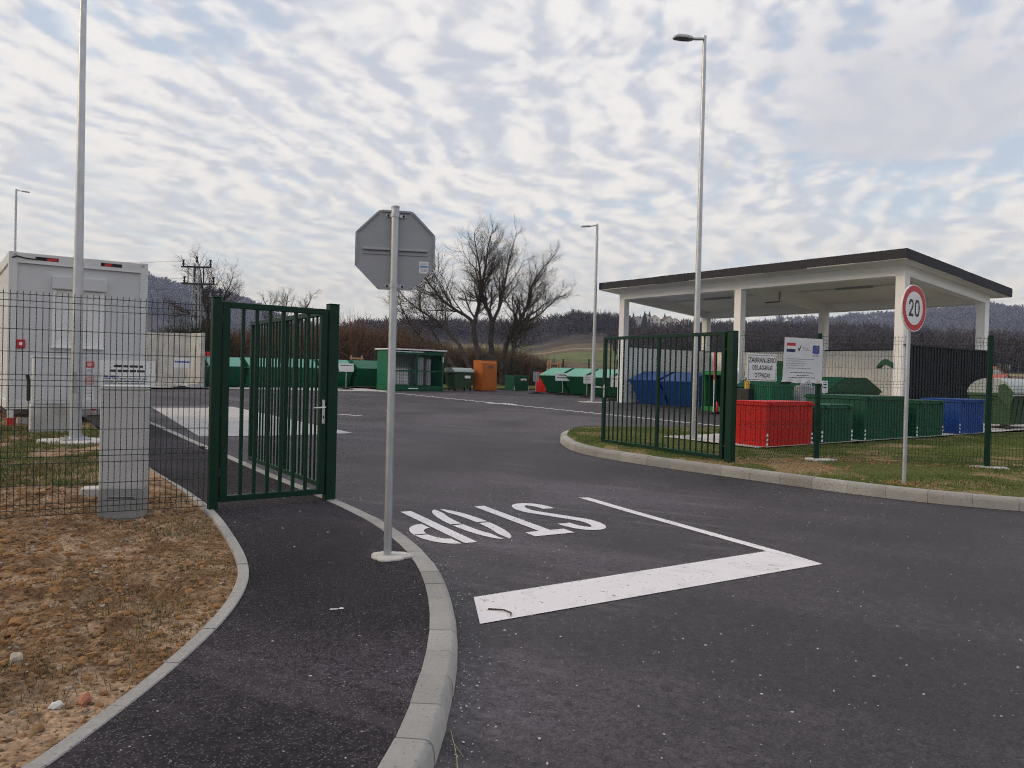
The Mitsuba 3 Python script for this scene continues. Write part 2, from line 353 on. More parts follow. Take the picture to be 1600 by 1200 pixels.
def terrain_z(x, y):
    az = np.clip(np.arctan2(x, np.maximum(y, 1e-3)), AZ[0], AZ[-1]); r = np.hypot(x, y)
    h1, h2 = _p1(az), _p2(az)
    q = np.zeros_like(r); w = [0, 0, .1, .235, .335, .40, 1.0]
    k1 = np.interp(r, RK[:7], w)
    near = 0.66 + (h1 - 0.66) * k1
    far = np.interp(r, [700, 1250, 1900, 2600, 3600], [0, 0.06, 0.42, 1.0, 0.8])
    drop = np.interp(r, [700, 1250], [1, 0.55])
    z = np.where(r < 700, near, h1 * drop + (h2 - h1 * 0.3) * far)
    n = meshkit.fbm(np.stack([x / 170, y / 170, 0 * x], -1), 3, 5) - 0.5
    z = z + n * np.interp(r, [150, 500, 2600], [0, 9, 42])
    front = np.minimum(zg(y), 0.66)
    return np.where(r < 110, front - 0.10, np.where(y < 0, 0.4, z) - 0.10)
rr = np.r_[np.linspace(0.5, 110, 30), np.geomspace(120, 3700, 90)]
aa = np.r_[np.linspace(-math.pi, -0.75, 40)[:-1], np.linspace(-0.75, 0.75, 220), np.linspace(0.75, math.pi, 40)[1:]]
Rg, Ag = np.meshgrid(rr, aa, indexing='ij')
Xg, Yg = Rg * np.sin(Ag), Rg * np.cos(Ag)
Zg = terrain_z(Xg, Yg)
n1, n2 = Xg.shape
ii, jj = np.meshgrid(np.arange(n1 - 1), np.arange(n2 - 1), indexing='ij')
q = (ii * n2 + jj).ravel()
tf = np.vstack([np.stack([q, q + n2, q + 1], 1), np.stack([q + 1, q + n2, q + n2 + 1], 1)])
tm = M(np.stack([Xg, Yg, Zg], -1).reshape(-1, 3), tf)
if tm.face_normals[:, 2].mean() < 0: tm = M(tm.vertices, tf[:, ::-1])
tag(obj(None, 'terrain', tm, 'm_terrain', True), 'grassy meadow rising to fields and wooded hills behind the yard', kind='structure')

# kerb lines (front top edge of the footway kerb; front base of the island kerb; the two edges of the edging strip)
KL = spline([(-10.7, 22.0), (-8.31, 18.59), (-6.3, 15.55), (-4.39, 12.6), (-2.96, 10.4), (-1.76, 8.6), (-1.098, 7.426), (-.731, 6.57), (-.52, 5.92), (-.373, 5.227), (-.295, 4.675),
             (-.255, 4.225), (-.245, 3.853), (-.245, 3.47), (-.255, 3.155), (-.285, 2.845), (-.38, 2.3), (-.58, 1.6), (-.9, .9), (-1.35, .2), (-2.0, -.5), (-3.0, -1.2), (-5, -1.9), (-9, -2.6)])
KR = spline([(5.6, 20.75), (4.6, 20.35), (3.7, 19.98), (2.9, 20.0), (2.2, 19.9), (1.65, 19.4), (1.22, 18.5), (1.06, 17.4), (1.10, 16.2), (1.42, 14.9), (2.05, 13.85), (2.95, 12.7), (3.5, 12.08),
             (4.43, 11.0), (5.15, 10.33), (5.63, 10.0), (6.26, 9.7), (7.2, 9.38), (8.5, 9.1), (10.5, 8.8), (14, 8.5), (20, 8.3), (32, 8.2)])
ED = spline([(-9.6, 18.0), (-7.6, 14.9), (-4.70, 10.6), (-2.95, 7.97), (-2.33, 6.77), (-1.96, 5.98), (-1.775, 5.51), (-1.665, 5.1), (-1.582, 4.55), (-1.548, 4.05), (-1.548, 3.58),
             (-1.575, 3.1), (-1.60, 2.77), (-1.67, 2.2), (-1.8, 1.6), (-2.1, .9), (-2.6, .2), (-3.4, -.4), (-5, -1.1), (-9, -1.8)])
NL, NR_, NE = normals2(KL), normals2(KR), normals2(ED)
KW, EW = 0.15, 0.075
# NL points left of travel; both run towards the camera, so the footway lies on the right hand of KL and the road on the left

yard = sg.Polygon([(-70, -18), (70, -18), (70, 9.5), tuple(site(34, -14)), tuple(site(34, 41.5)), tuple(site(2, 41.5)), tuple(site(3.4, 16)), tuple(site(3.4, 8)), (-70, 6)])
obj(None, 'road', sheet(yard, 0.0), 'm_asphalt'); tag('road', 'dark asphalt road and yard running through the open gate', kind='structure')
foot_poly = sg.Polygon(np.vstack([KL - NL * KW * 1.02, (ED + NE * EW * 0.02)[::-1]])).buffer(0)
foot_poly = foot_poly if foot_poly.geom_type == 'Polygon' else max(foot_poly.geoms, key=lambda g: g.area)
obj(None, 'footpath', sheet(foot_poly.buffer(0.02), 0.096), 'm_footway'); tag('footpath', 'near black asphalt footpath between concrete edging and kerb', kind='structure')

def stones(key, line, nrm, side, section, lengths, mats, gap=0.004, dz=0.0, s_lim=(0, 1e9), step=0.05):
    """Kerb stones one by one: section = [(offset to the back, z)], swept along a piece of the line."""
    k, i = 0, 0
    total = len(line) * step
    while True:
        L = lengths(line[min(int(i / step), len(line) - 1)])
        if i + L > total - 2 * step: break
        c = line[min(int((i + L / 2) / step), len(line) - 1)]
        s = np.linspace(i + gap / 2, i + L - gap / 2, max(2, int(L / 0.12)))
        idx = s / step
        P = np.column_stack([np.interp(idx, np.arange(len(line)), line[:, q]) for q in (0, 1)])
        N = np.column_stack([np.interp(idx, np.arange(len(line)), nrm[:, q]) for q in (0, 1)]) * side
        jit = rng.uniform(-0.003, 0.003); joff = rng.uniform(-0.002, 0.002)
        v = []
        for off, z in section:
            q = P + N * (off + joff)
            v.append(np.column_stack([q, zg(q[:, 1]) + z + dz + (jit if z > 0.02 else 0)]))
        v = np.stack(v, 1); n, m = v.shape[:2]
        a, b = np.meshgrid(np.arange(n - 1), np.arange(m), indexing='ij'); a, b = a.ravel(), b.ravel(); b2 = (b + 1) % m
        f = np.vstack([np.stack([a * m + b, (a + 1) * m + b, (a + 1) * m + b2], 1), np.stack([a * m + b, (a + 1) * m + b2, a * m + b2], 1)])
        cap = [[0, j, j + 1] for j in range(1, m - 1)]; e = (n - 1) * m
        f = np.vstack([f, cap, [[e, e + j + 1, e + j] for _, j, _ in cap]])
        mesh = M(v.reshape(-1, 3), f); mesh.fix_normals()
        obj(key, 'stone', mesh, mats[int(rng.integers(len(mats)))], 30)
        i += L; k += 1
kerbs = ['m_kerb0', 'm_kerb1', 'm_kerb2', 'm_kerb0']
tag('kerb', 'curved pale concrete kerb between the footpath and the road', kind='structure')
sec = [(-0.012, -0.08), (-0.004, 0.05), (0.004, 0.078), (0.018, 0.094), (0.034, 0.100), (KW, 0.101), (KW + 0.004, -0.05)]
# the footway kerb: the road is on the left of travel, so the back is on the right (-normal)
stones('kerb', KL, NL, -1, sec, lambda c: 0.33 if c[1] < 8 else 1.0, kerbs)
tag('kerb_001', 'rounded concrete kerb round the grass island and lawn', kind='structure')
sec = [(0.0, -0.08), (0.012, 0.09), (0.02, 0.118), (0.038, 0.140), (0.062, 0.150), (0.16, 0.152), (0.165, -0.02)]
def right_len(c): return 0.33 if c[0] < 2.1 else (0.5 if c[0] < 7 else 1.0)
stones('kerb_001', KR, NR_, 1, sec, right_len, kerbs)
tag('edging', 'narrow concrete edging strip between bare soil and footpath', kind='structure')
sec = [(-0.0, -0.05), (0.001, 0.098), (0.006, 0.104), (EW - 0.006, 0.105), (EW, 0.098), (EW, -0.05)]
stones('edging', ED, NE, -1, sec, lambda c: 0.5 if c[1] < 8 else 1.0, ['m_kerb0', 'm_kerb1', 'm_kerb1'], gap=0.004)

# soil verge left of the edging: rough ground with rubble
edge_back = ED - NE * EW
def edge_x(y): return np.interp(y, edge_back[::-1][:, 1], edge_back[::-1][:, 0])
def soil_z(x, y):
    base = 0.075 + 0.030 * np.clip(y - 8.2, 0, 9)
    d = np.clip((edge_x(y) - x) / 0.5, 0, 1)
    p = np.stack([x, y, 0 * x], -1)
    lump = (meshkit.fbm(p * 1.4, 3, 2) - 0.5) * 0.16 + (meshkit.fbm(p * 6.5, 3, 4) - 0.5) * 0.085 + (meshkit.fbm(p * 24, 2, 6) - 0.5) * 0.022
    rise = 0.10 * np.clip((-3.2 - x) / 2.0, 0, 1) * np.clip((6.5 - y) / 2, 0, 1)
    cab = np.exp(-(((x + 3.62) / 0.5) ** 2 + ((y - 7.75) / 0.5) ** 2)) * 0.05
    inside = np.interp(y, [8.5, 10], [1, 0.55])
    return base + (lump * inside + 0.02) * d + rise - cab - 0.004 + np.where(y > 8, 0.02 * np.clip(y - 8, 0, 1), 0)
def soil_grid(y0, y1, x0, step):
    ys = np.arange(y0, y1 + step, step); nx = int((0 - x0) / step)
    ts = np.linspace(0, 1, 240 if step < 0.05 else 90) ** 0.8
    Y, T = np.meshgrid(ys, ts, indexing='ij')
    X = x0 + (edge_x(Y) - x0) * T
    Z = soil_z(X, Y)
    a, b = np.meshgrid(np.arange(len(ys) - 1), np.arange(len(ts) - 1), indexing='ij'); q = (a * len(ts) + b).ravel(); w = len(ts)
    f = np.vstack([np.stack([q, q + 1, q + w + 1], 1), np.stack([q, q + w + 1, q + w], 1)])
    return M(np.stack([X, Y, Z], -1).reshape(-1, 3), f)
obj(None, 'soil', cat([soil_grid(1.5, 9.0, -7.5, 0.03), soil_grid(9.0, 18.0, -14.0, 0.08)]), 'm_soil', True); tag('soil', 'bare ochre soil with rubble beside the footpath', kind='structure')

# lawn on the right
lawn_front = KR + NR_ * 0.155
lawn_poly = sg.Polygon(np.vstack([lawn_front, [(60, 8.4), (60, 34), tuple(site(26, 9.38)), tuple(np.array([4.85, 15.2])), tuple(np.array([4.85, 15.2]) + 1.6 * V)]])).buffer(0)
if lawn_poly.geom_type != 'Polygon': lawn_poly = max(lawn_poly.geoms, key=lambda g: g.area)
def lawn_z(x, y):
    p = np.stack([x, y, 0 * x], -1)
    d = np.array([1.0])
    return zg(y) + 0.155 + 0.03 * np.clip((y - 10.2) / 2, 0, 1) + (meshkit.fbm(p * 1.2, 3, 12) - 0.5) * 0.05 + (meshkit.fbm(p * 9, 3, 13) - 0.5) * 0.035
gx, gy = np.meshgrid(np.arange(0.9, 24, 0.09), np.arange(8.2, 26, 0.09), indexing='ij')
ins = shapely.contains_xy(lawn_poly.buffer(-0.03), gx.ravel(), gy.ravel())
bd = np.array(lawn_poly.exterior.segmentize(0.12).coords)[:-1]
bd = bd[(bd[:, 0] < 24) & (bd[:, 1] < 26)]
pp = np.vstack([np.column_stack([gx.ravel()[ins], gy.ravel()[ins]]), bd])
from scipy.spatial import Delaunay
tri = Delaunay(pp).simplices
cen = pp[tri].mean(1); ok = shapely.contains_xy(lawn_poly, cen[:, 0], cen[:, 1]); tri = tri[ok]
zz = lawn_z(pp[:, 0], pp[:, 1]); isb = np.arange(len(pp)) >= ins.sum(); zz[isb] = zg(pp[isb, 1]) + 0.145
lm = M(np.column_stack([pp, zz]), tri)
if lm.face_normals[:, 2].sum() < 0: lm = M(lm.vertices, tri[:, ::-1])
obj(None, 'lawn', lm, 'm_lawn', True); tag('lawn', 'patchy young lawn behind the kerb round the fence', kind='structure')

# yard surfaces and painted lines
def quad(a0, a1, b0, b1): return sg.Polygon([site(a0, b0), site(a1, b0), site(a1, b1), site(a0, b1)])
def line_poly(p, q, w):
    return sg.LineString([p, q]).buffer(w / 2, cap_style='flat')
obj(None, 'weighing_slab', sheet(sg.Polygon([(-11.45, 25.41), (-9.19, 26.45), (-3.57, 18.1), (-4.9, 17.09), (-6.43, 16.5)]), 0.006), 'm_slab'); tag('weighing_slab', 'pale concrete slab let into the yard beside the office', kind='structure')
obj(None, 'concrete_apron', sheet(sg.Polygon([(-24, 35.2), (-19.5, 38.6), (-16.0, 41.2), (-10.7, 41.9), (-6.2, 43.0), (-8.6, 46.6), (-13, 51), (-34, 47)]), 0.006), 'm_slab'); tag('concrete_apron', 'pale concrete apron under the skips at the far left', kind='structure')
tag('road_marking', 'white painted stop line, lettering and lane lines on the asphalt', kind='structure')
def paint(name, poly, dz=0.005, label=None): obj('road_marking', name, sheet(poly, dz), 'm_roadpaint', label=label)
paint('stop_line', sg.Polygon([(-.223, 5.387), (2.289, 7.076), (2.617, 6.632), (-.157, 4.812)]), label='wide white stop line across the lane')
paint('lane_line', sg.Polygon([(2.289, 7.080), (.859, 9.884), (.987, 9.904), (2.46, 7.0), (2.617, 6.636)]), 0.0055, label='narrow white line running back from the stop line')
paint('bay_line', line_poly((-8.33, 44.57), (6.6, 22.6), 0.13)); paint('bay_line', line_poly((3.7, 20.35), (7.0, 22.0), 0.10))
paint('bay_line', line_poly((-5.25, 24.2), (-4.45, 23.75), 0.12)); paint('bay_line', line_poly((-1.0, 33.4), (0.2, 32.7), 0.35))
# STOP in tall stencil letters, read by drivers leaving the yard
xt, yt, o = np.array([-.86, -.51]), np.array([.462, -.887]), np.array([-.34, 9.1])
LH = 1.70
def ring(cx, rx, y0, y1, w, hw):
    out = sa.scale(sg.Point(0, 0).buffer(1, 24), rx, (y1 - y0) / 2); out = sa.translate(out, cx, (y0 + y1) / 2)
    inn = sa.scale(sg.Point(0, 0).buffer(1, 24), rx - w, (y1 - y0) / 2 - hw); inn = sa.translate(inn, cx, (y0 + y1) / 2)
    return out, inn
def letter_polys():
    L = {}
    w, hw = 0.125, 0.20
    L['T'] = [sg.box(-.065, 0, .065, LH - hw - 0.03), sg.box(-.225, LH - hw, .225, LH)]
    L['T'] = [shapely.union_all([sg.box(-.065, 0, .065, LH - hw + 0.01), sg.box(-.225, LH - hw, .225, LH)])]
    out, inn = ring(.53, .21, 0, LH, w, .24); o_ = out.difference(inn)
    o_ = o_.difference(sg.box(.50, -1, .56, 3)).difference(sg.box(0, .86, 1, .91))
    L['O'] = list(o_.geoms)
    stem = sg.box(.84, 0, .965, LH)
    bo, bi = ring(.99, .27, .72, LH, .13, .22)
    bowl = bo.difference(bi).intersection(sg.box(1.0, 0, 2, 3)).difference(sg.box(.9, 1.18, 2, 1.22))
    L['P'] = [stem] + list(getattr(bowl, 'geoms', [bowl]))
    cl = []
    for t in np.linspace(-0.25, 1, 40):
        th = math.radians(200 - 200 * t) if False else None
    top = [(-.53 + .155 * math.cos(a), LH - .40 + .31 * math.sin(a)) for a in np.linspace(math.radians(-8), math.radians(205), 22)]
    bot = [(-.53 + .155 * math.cos(a), .40 + .31 * math.sin(a)) for a in np.linspace(math.radians(25), math.radians(-188), 22)]
    s_ = sg.LineString(top + bot).buffer(.075, cap_style='flat', join_style='round')
    L['S'] = [s_]
    return L
for ch, polys in letter_polys().items():
    key = 'road_marking__letter'
    ms = [sheet(sg.Polygon([tuple(o + x * xt + y * yt) for x, y in g.exterior.coords], [[tuple(o + x * xt + y * yt) for x, y in h.coords] for h in g.interiors]), 0.005) for g in polys if g.area > 1e-4]
    obj('road_marking', 'letter', cat(ms), 'm_roadpaint', label='white stencilled letter %s seen upside down' % ch)

# ---------------------------------------------------------------- stop sign seen from behind
def pole(p, z0, z1, r, n=20): return tube([(p[0], p[1], z0), (p[0], p[1], z1)], r, n)
def rough_disc(x, y, z, r, h, seed, n=40, elong=1.0, ang=0.0):
    g = np.random.default_rng(seed); th = np.arange(n) / n * 2 * np.pi
    ra = r * (1 + 0.10 * np.sin(3 * th + g.uniform(0, 6)) + 0.06 * np.sin(7 * th + g.uniform(0, 6)) + g.uniform(-.05, .05, n))
    rings = []
    for k, (s, hh) in enumerate(((1.0, -0.03), (0.97, h * .5), (.86, h), (.45, h * 1.15), (0.001, h * 1.2))):
        X, Y = ra * s * np.cos(th) * elong, ra * s * np.sin(th)
        rings.append(np.column_stack([x + X * math.cos(ang) - Y * math.sin(ang), y + X * math.sin(ang) + Y * math.cos(ang), np.full(n, z + hh) + g.uniform(-.003, .003, n) * (k > 0)]))
    v = np.vstack(rings); j = np.arange(n); j2 = (j + 1) % n
    f = np.vstack([np.vstack([np.stack([k * n + j, k * n + j2, (k + 1) * n + j2], 1), np.stack([k * n + j, (k + 1) * n + j2, (k + 1) * n + j], 1)]) for k in range(4)])
    return M(v, f)
t = thing('stop_sign', 'octagonal road sign seen from its bare grey back on a galvanised pole in the footpath', 'road sign')
sx, sy = -.918, 6.09
obj(t, 'pole', pole((sx, sy), .08, 2.755, .030), 'm_galv', 40)
obj(t, 'pole_cap', pole((sx, sy), 2.753, 2.768, .0315), 'm_galvdark', 40)
F = Fr(sx, sy + .042, 0, 10)
octa = lambda R: [(R / math.cos(math.pi / 8) * math.cos(math.pi / 8 + k * math.pi / 4), 2.44 + R / math.cos(math.pi / 8) * math.sin(math.pi / 8 + k * math.pi / 4)) for k in range(8)]
obj(t, 'panel', F(prism(octa(.302), .003)), 'm_signback')
obj(t, 'red_face', Fr(*(F.pt(0, .0035)[:2]), 0, 10)(prism(octa(.299), .001)), 'm_signred')
fl = []
for k in range(8):
    a, b = octa(.302)[k], octa(.302)[(k + 1) % 8]
    a2, b2 = np.array(a) * .94 + np.array(b) * .06, np.array(b) * .94 + np.array(a) * .06
    n_ = np.array([0, 2.44]) - (a2 + b2) / 2; n_ /= np.linalg.norm(n_)
    fl.append(F(prism([tuple(a2), tuple(b2), tuple(b2 + n_ * .014), tuple(a2 + n_ * .014)], .018)).apply_translation(-F.R @ np.array([0, .018, 0])))
for m in fl: obj(t, 'rim_flange', m, 'm_signback')
obj(t, 'stiffening_rib', F.box(-.245, .245, -.022, 0, 2.435, 2.456, bev=.004), 'm_galvdark')
obj(t, 'stiffening_rib', F.box(-.245, .245, -.010, 0, 2.405, 2.412), 'm_signback')
for z in (2.70, 2.165):
    c = obj(t, 'clamp', [pole((sx, sy), z - .016, z + .016, .036), F.box(-.075, .075, -.012, -.004, z - .014, z + .014, bev=.003)], 'm_galv', 35)
    for s in (-1, 1): obj(c, 'bolt', F(trimesh.creation.cylinder(.009, .016, sections=8, transform=trimesh.transformations.translation_matrix([s * .058, -.018, z]) @ trimesh.transformations.rotation_matrix(math.pi / 2, [1, 0, 0]))), 'm_black')
st = obj(t, 'sticker', F.box(.185, .255, -.0016, -.0004, 2.275, 2.365), 'm_signwhite', label='small white and blue maker sticker')
obj(st, 'blue_band', F.box(.190, .250, -.0026, -.0017, 2.318, 2.334), 'm_lightblue')
for z in (2.352, 2.343, 2.306, 2.298, 2.29): obj(st, 'print_line', F.box(.196, .244, -.0026, -.0017, z, z + .0035), 'm_inkgrey')
obj(t, 'concrete_footing', rough_disc(sx + .02, sy + .02, .1, .155, .012, 3), 'm_concrete', 40)

# ---------------------------------------------------------------- speed limit sign
t = thing('speed_limit_sign', 'round white sign with red ring and black 20 on a grey pole', 'road sign')
SX, SY = 5.29, 10.72
obj(t, 'pole', pole((SX, SY), .12, 2.78, .028), 'm_galv', 40)
F = Fr(SX + .588 * .05, SY - .809 * .05, 2.53, 36)
obj(t, 'panel', F(flat_to_wall(disc(.312, .018, 64))), 'm_signwhite', 30)
ringm = extrude(sg.Point(0, 0).buffer(.300, 32).difference(sg.Point(0, 0).buffer(.222, 32)), .0012)
F2 = Fr(*(F.pt(0, -.0183)[:2]), 2.53, 36)
obj(t, 'red_ring', F2(flat_to_wall(ringm)), 'm_signred')
dg = text('20', .215, .0014, True, sx=.80); dg = M(dg.vertices + [0, -.105, 0], dg.faces)
obj(t, 'number', F2(flat_to_wall(dg)), 'm_inkblack')
obj(t, 'bracket', [Fr(SX, SY, 0, 36).box(-.04, .04, -.05, -.026, z, z + .03) for z in (2.38, 2.66)], 'm_galvdark')

# ---------------------------------------------------------------- street lamps
def lamp(x, y, z0, ztop, label, rbase, rtop, head_dir, base_r=.55, seed=1, plinth='m_concrete'):
    t = thing('street_lamp', label, 'street lamp', 'tall galvanised lamp posts of the yard')
    zs = [z0, z0 + .02, z0 + .02 + (ztop - z0) * .33, z0 + (ztop - z0) * .34, z0 + (ztop - z0) * .66, z0 + (ztop - z0) * .67, ztop - .5, ztop - .48, ztop]
    rs = np.array([rbase, rbase, rbase * .80, rbase * .76, rbase * .60, rbase * .57, rtop * 1.15, rtop, rtop])
    obj(t, 'pole', tube([(x, y, z) for z in zs], rs, 20), 'm_galv', 40)
    F = Fr(x, y, z0, 36)
    obj(t, 'base_plate', [F.box(-.2, .2, -.2, .2, .005, .03, bev=.004)] + [F(rawbox(.12 * i - .015, .12 * i + .015, .12 * j - .015, .12 * j + .015, .03, .065)) for i in (-1, 1) for j in (-1, 1)], 'm_galv')
    obj(t, 'concrete_base', rough_disc(x, y, z0 - .03, base_r, .03, seed), plinth, 40)
    H = Fr(x, y, ztop, head_dir)
    obj(t, 'arm', tube([H.pt(0, 0, -.06), H.pt(.32, 0, -.12)], .03, 12), 'm_galv', 40)
    pts = [(0, -.035), (.05, -.09), (.22, -.115), (.40, -.10), (.47, -.05), (.47, .05), (.40, .10), (.22, .115), (.05, .09), (0, .035)]
    top = np.array([(a + .30, b, -.115 - .09 * a + (.035 if .03 < a < .43 else .005)) for a, b in [(p[0] * .96 + .01, p[1] * .6) for p in pts]])
    bot = np.array([(a + .30, b, -.150 - .09 * a) for a, b in pts])
    mid = bot + [0, 0, .02]
    hull = trimesh.convex.convex_hull(np.vstack([top, bot, mid]))
    h = obj(t, 'lamp_head', H(hull), 'm_galvdark', 30)
    obj(h, 'lens', H(M(np.array([(a * .7 + .39, b * .7, -.1525 - .09 * (a * .7 + .09)) for a, b in pts]), [[0, j + 1, j] for j in range(1, 9)])), 'm_glassdark')
    obj(t, 'service_hatch', [Fr(x, y, 0, -80).box(rbase * .86, rbase * 1.02, -.035, .035, z0 + .75, z0 + 1.1, bev=.006)], 'm_galvdark')
    return t
lamp(-7.03, 12.91, .285, 8.75, 'tall galvanised lamp post in front of the office container, cut off by the picture top', .092, .042, 200, seed=5)
lamp(3.79, 16.56, .20, 8.58, 'tall galvanised lamp post with its head behind the open gate leaf', .078, .038, 205, seed=6, base_r=.72)
lamp(3.722, 36.72, .346, 8.50, 'distant lamp post left of the open pavilion', .105, .055, 192, seed=7, base_r=.75)
lamp(-31.2, 50.0, .52, 12.3, 'distant lamp post behind the office container at the left edge', .105, .06, 10, seed=8)

# ---------------------------------------------------------------- fences, gates
FOLD = [(0, 0), (-.055, 1), (-.115, 0), (-.31, 0), (-.51, 0), (-.715, 0), (-.765, 1), (-.815, 0), (-1.01, 0), (-1.21, 0), (-1.405, 0), (-1.46, 1), (-1.515, 0), (-1.71, 0), (-1.88, 0), (-1.935, 1), (-1.985, 0)]
def wire_panel(p, q, z0, z1, r=.0034, pitch=.05, side=1, bend=.04):
    p, q = np.array(p, float), np.array(q, float); L = np.linalg.norm(q - p); d = (q - p) / L; n = np.array([-d[1], d[0]]) * side
    ms = []
    xs = np.arange(pitch / 2, L, pitch)
    prof = [(.03, 0)] + FOLD; zt = z1
    for (h0, b0), (h1, b1) in zip(prof[:-1], prof[1:]):
        A = np.array([[*(p + d * x + n * b0 * bend), zt + h0 + np.interp(x / L, [0, 1], [0, z0])] for x in xs]); B = np.array([[*(p + d * x + n * b1 * bend), zt + h1 + np.interp(x / L, [0, 1], [0, z0])] for x in xs])
        ms.append(bars(A, B, r, r, 4))
    A = np.array([[*(p + n * (b * bend - .005)), zt + h] for h, b in FOLD]); B = np.array([[*(q + n * (b * bend - .005)), zt + h + z0] for h, b in FOLD])
    ms.append(bars(A, B, r * 1.25, r * 1.25, 4))
    return cat(ms)
def fence_post(parent, p, z0, z1, deg, w=.06, base=True, seed=0):
    F = Fr(p[0], p[1], 0, deg)
    k = obj(parent, 'post', F.box(-w / 2, w / 2, -w / 2 * .75, w / 2 * .75, z0 - .1, z1, bev=.005), 'm_green')
    obj(k, 'post_cap', F.box(-w / 2 - .002, w / 2 + .002, -w / 2 * .75 - .002, w / 2 * .75 + .002, z1 + .0005, z1 + .014, bev=.005), 'm_black')
    return k
fd = np.array([-.859, -.512]); p0 = np.array([-3.03, 7.905])
t = thing('mesh_fence', 'dark green wire mesh fence in front of the office container', 'fence', None)
for k in range(2):
    a, b = p0 + fd * ((.03 if k else -.03) + 2.5 * k), p0 + fd * (2.5 * k + 2.47)
    obj(t, 'wire_panel', wire_panel(a, b, 0, 2.12, side=-1), 'm_wire', kind='stuff')
    fence_post(t, p0 + fd * 2.5 * (k + 1), .0, 2.15, 31)
cl = [Fr(*(p0 + fd * .0), 0, 31).box(-.03, .0, -.02, .02, z, z + .03, bev=.004) for z in (.70,)]
for m in cl: obj(t, 'clamp', m, 'm_black')

P1, P2, P3 = np.array([3.52, 12.5]), np.array([5.09, 13.3]), np.array([7.57, 12.69])
t = thing('mesh_fence', 'green wire mesh fence on the lawn behind the round speed sign', 'fence')
def post_pad(parent, p, z, deg, seed):
    obj(parent, 'concrete_pad', rough_disc(p[0] + .05, p[1], z - .02, .2, .035, seed, elong=1.5, ang=math.radians(deg)), 'm_concrete', 40)
for a, b, z in ((P1, P2, 2.27), (P2, P3, 2.27), (P3, P3 + 2.5 * np.array([.97, -.245]), 2.24), (P3 + 2.5 * np.array([.97, -.245]), P3 + 5 * np.array([.97, -.245]), 2.24)):
    d = (b - a) / np.linalg.norm(b - a)
    obj(t, 'wire_panel', wire_panel(a + d * (.07 if a is P1 else .035), b - d * .035, 0, z, r=.0027, side=1), 'm_wire', kind='stuff')
for k, (p, dg) in enumerate(((P2, 6), (P3, -14), (P3 + 2.5 * np.array([.97, -.245]), -14))):
    fence_post(t, p, .1, 2.31, dg, w=.075); post_pad(t, p, .225, dg, 20 + k)

GB = 8.15
def gpost(a, b, w, z0, z1, label):
    F = Fr(*site(a, b), 0, 36)
    t = thing('gate_post', label, 'gate post')
    obj(t, 'shaft', F.box(-w / 2, w / 2, -w / 2, w / 2, z0 - .1, z1, bev=.006), 'm_green')
    obj(t, 'cap', F.box(-w / 2 - .003, w / 2 + .003, -w / 2 - .003, w / 2 + .003, z1 + .0005, z1 + .012, bev=.004), 'm_green')
    return F
G1 = gpost(2.285, GB + .02, .085, .1, 2.20, 'dark green square gate post at the end of the left fence')
G2 = gpost(3.54, GB + .08, .112, .1, 2.22, 'dark green square gate post right of the closed small gate')
G3 = gpost(10.19, GB + .0, .125, .1, 2.275, 'dark green square gate post beside the yellowish no dumping sign')
labels[list(k for k in labels if k.startswith('gate_post'))[-1]]['label'] = 'dark green square gate post on the kerb right of the open gate leaf'

def leaf(t, F, L, z0, z1, nb, mid, stile=.06, bar=.024, skip=0):
    y0, y1 = -stile / 2 * .8, stile / 2 * .8
    for x in (0, L - stile): obj(t, 'stile', F.box(x, x + stile, y0, y1, z0, z1, bev=.004), 'm_green')
    obj(t, 'top_rail', F.box(stile + .001, L - stile - .001, y0, y1, z1 - .06, z1 - .0005, bev=.004), 'm_green')
    obj(t, 'bottom_rail', F.box(stile + .001, L - stile - .001, y0, y1, z0 + .0005, z0 + .06, bev=.004), 'm_green')
    xs = [(stile, L - stile)]
    if mid:
        m = L / 2; obj(t, 'middle_stile', F.box(m - .03, m + .03, y0 + .002, y1 - .002, z0 + .061, z1 - .061, bev=.004), 'm_green')
        xs = [(stile, m - .03), (m + .03, L - stile)]
    for a, b in xs:
        for k in range(nb):
            x = a + (b - a) * (k + 1) / (nb + 1)
            obj(t, 'bar', F.box(x - bar / 2, x + bar / 2, -bar / 2, bar / 2, z0 + .055, z1 - .055, bev=.002), 'm_green')
t = thing('pedestrian_gate', 'closed narrow dark green bar gate with silver lever handle across the footpath', 'gate')
A, B = site(2.285, GB + .02), site(3.54, GB + .08)
gl = np.linalg.norm(B - A); F = Fr(*A, 0, math.degrees(math.atan2(B[1] - A[1], B[0] - A[0])))
leafF = Fr(*(F.pt(.058, 0)[:2]), 0, math.degrees(math.atan2(B[1] - A[1], B[0] - A[0])))
LL = gl - .058 - .066
leaf(t, leafF, LL, .165, 2.17, 6, False, stile=.075, bar=.032)
obj(t, 'lock_plate', leafF.box(LL - .052, LL - .020, -.039, -.031, .93, 1.19, bev=.003), 'm_silver')
obj(t, 'handle', [tube([leafF.pt(LL - .036, -.04, 1.11), leafF.pt(LL - .036, -.085, 1.11), leafF.pt(LL - .05, -.092, 1.11), leafF.pt(LL - .17, -.092, 1.105)], .010, 10)], 'm_silver', 40)
obj(t, 'keyhole', leafF.box(LL - .043, LL - .029, -.0405, -.0395, .985, 1.02), 'm_black')
for z in (.42, 1.95): obj(t, 'hinge', tube([leafF.pt(-.008, -.03, z), leafF.pt(-.008, -.03, z + .09)], .012, 10), 'm_black', 40)
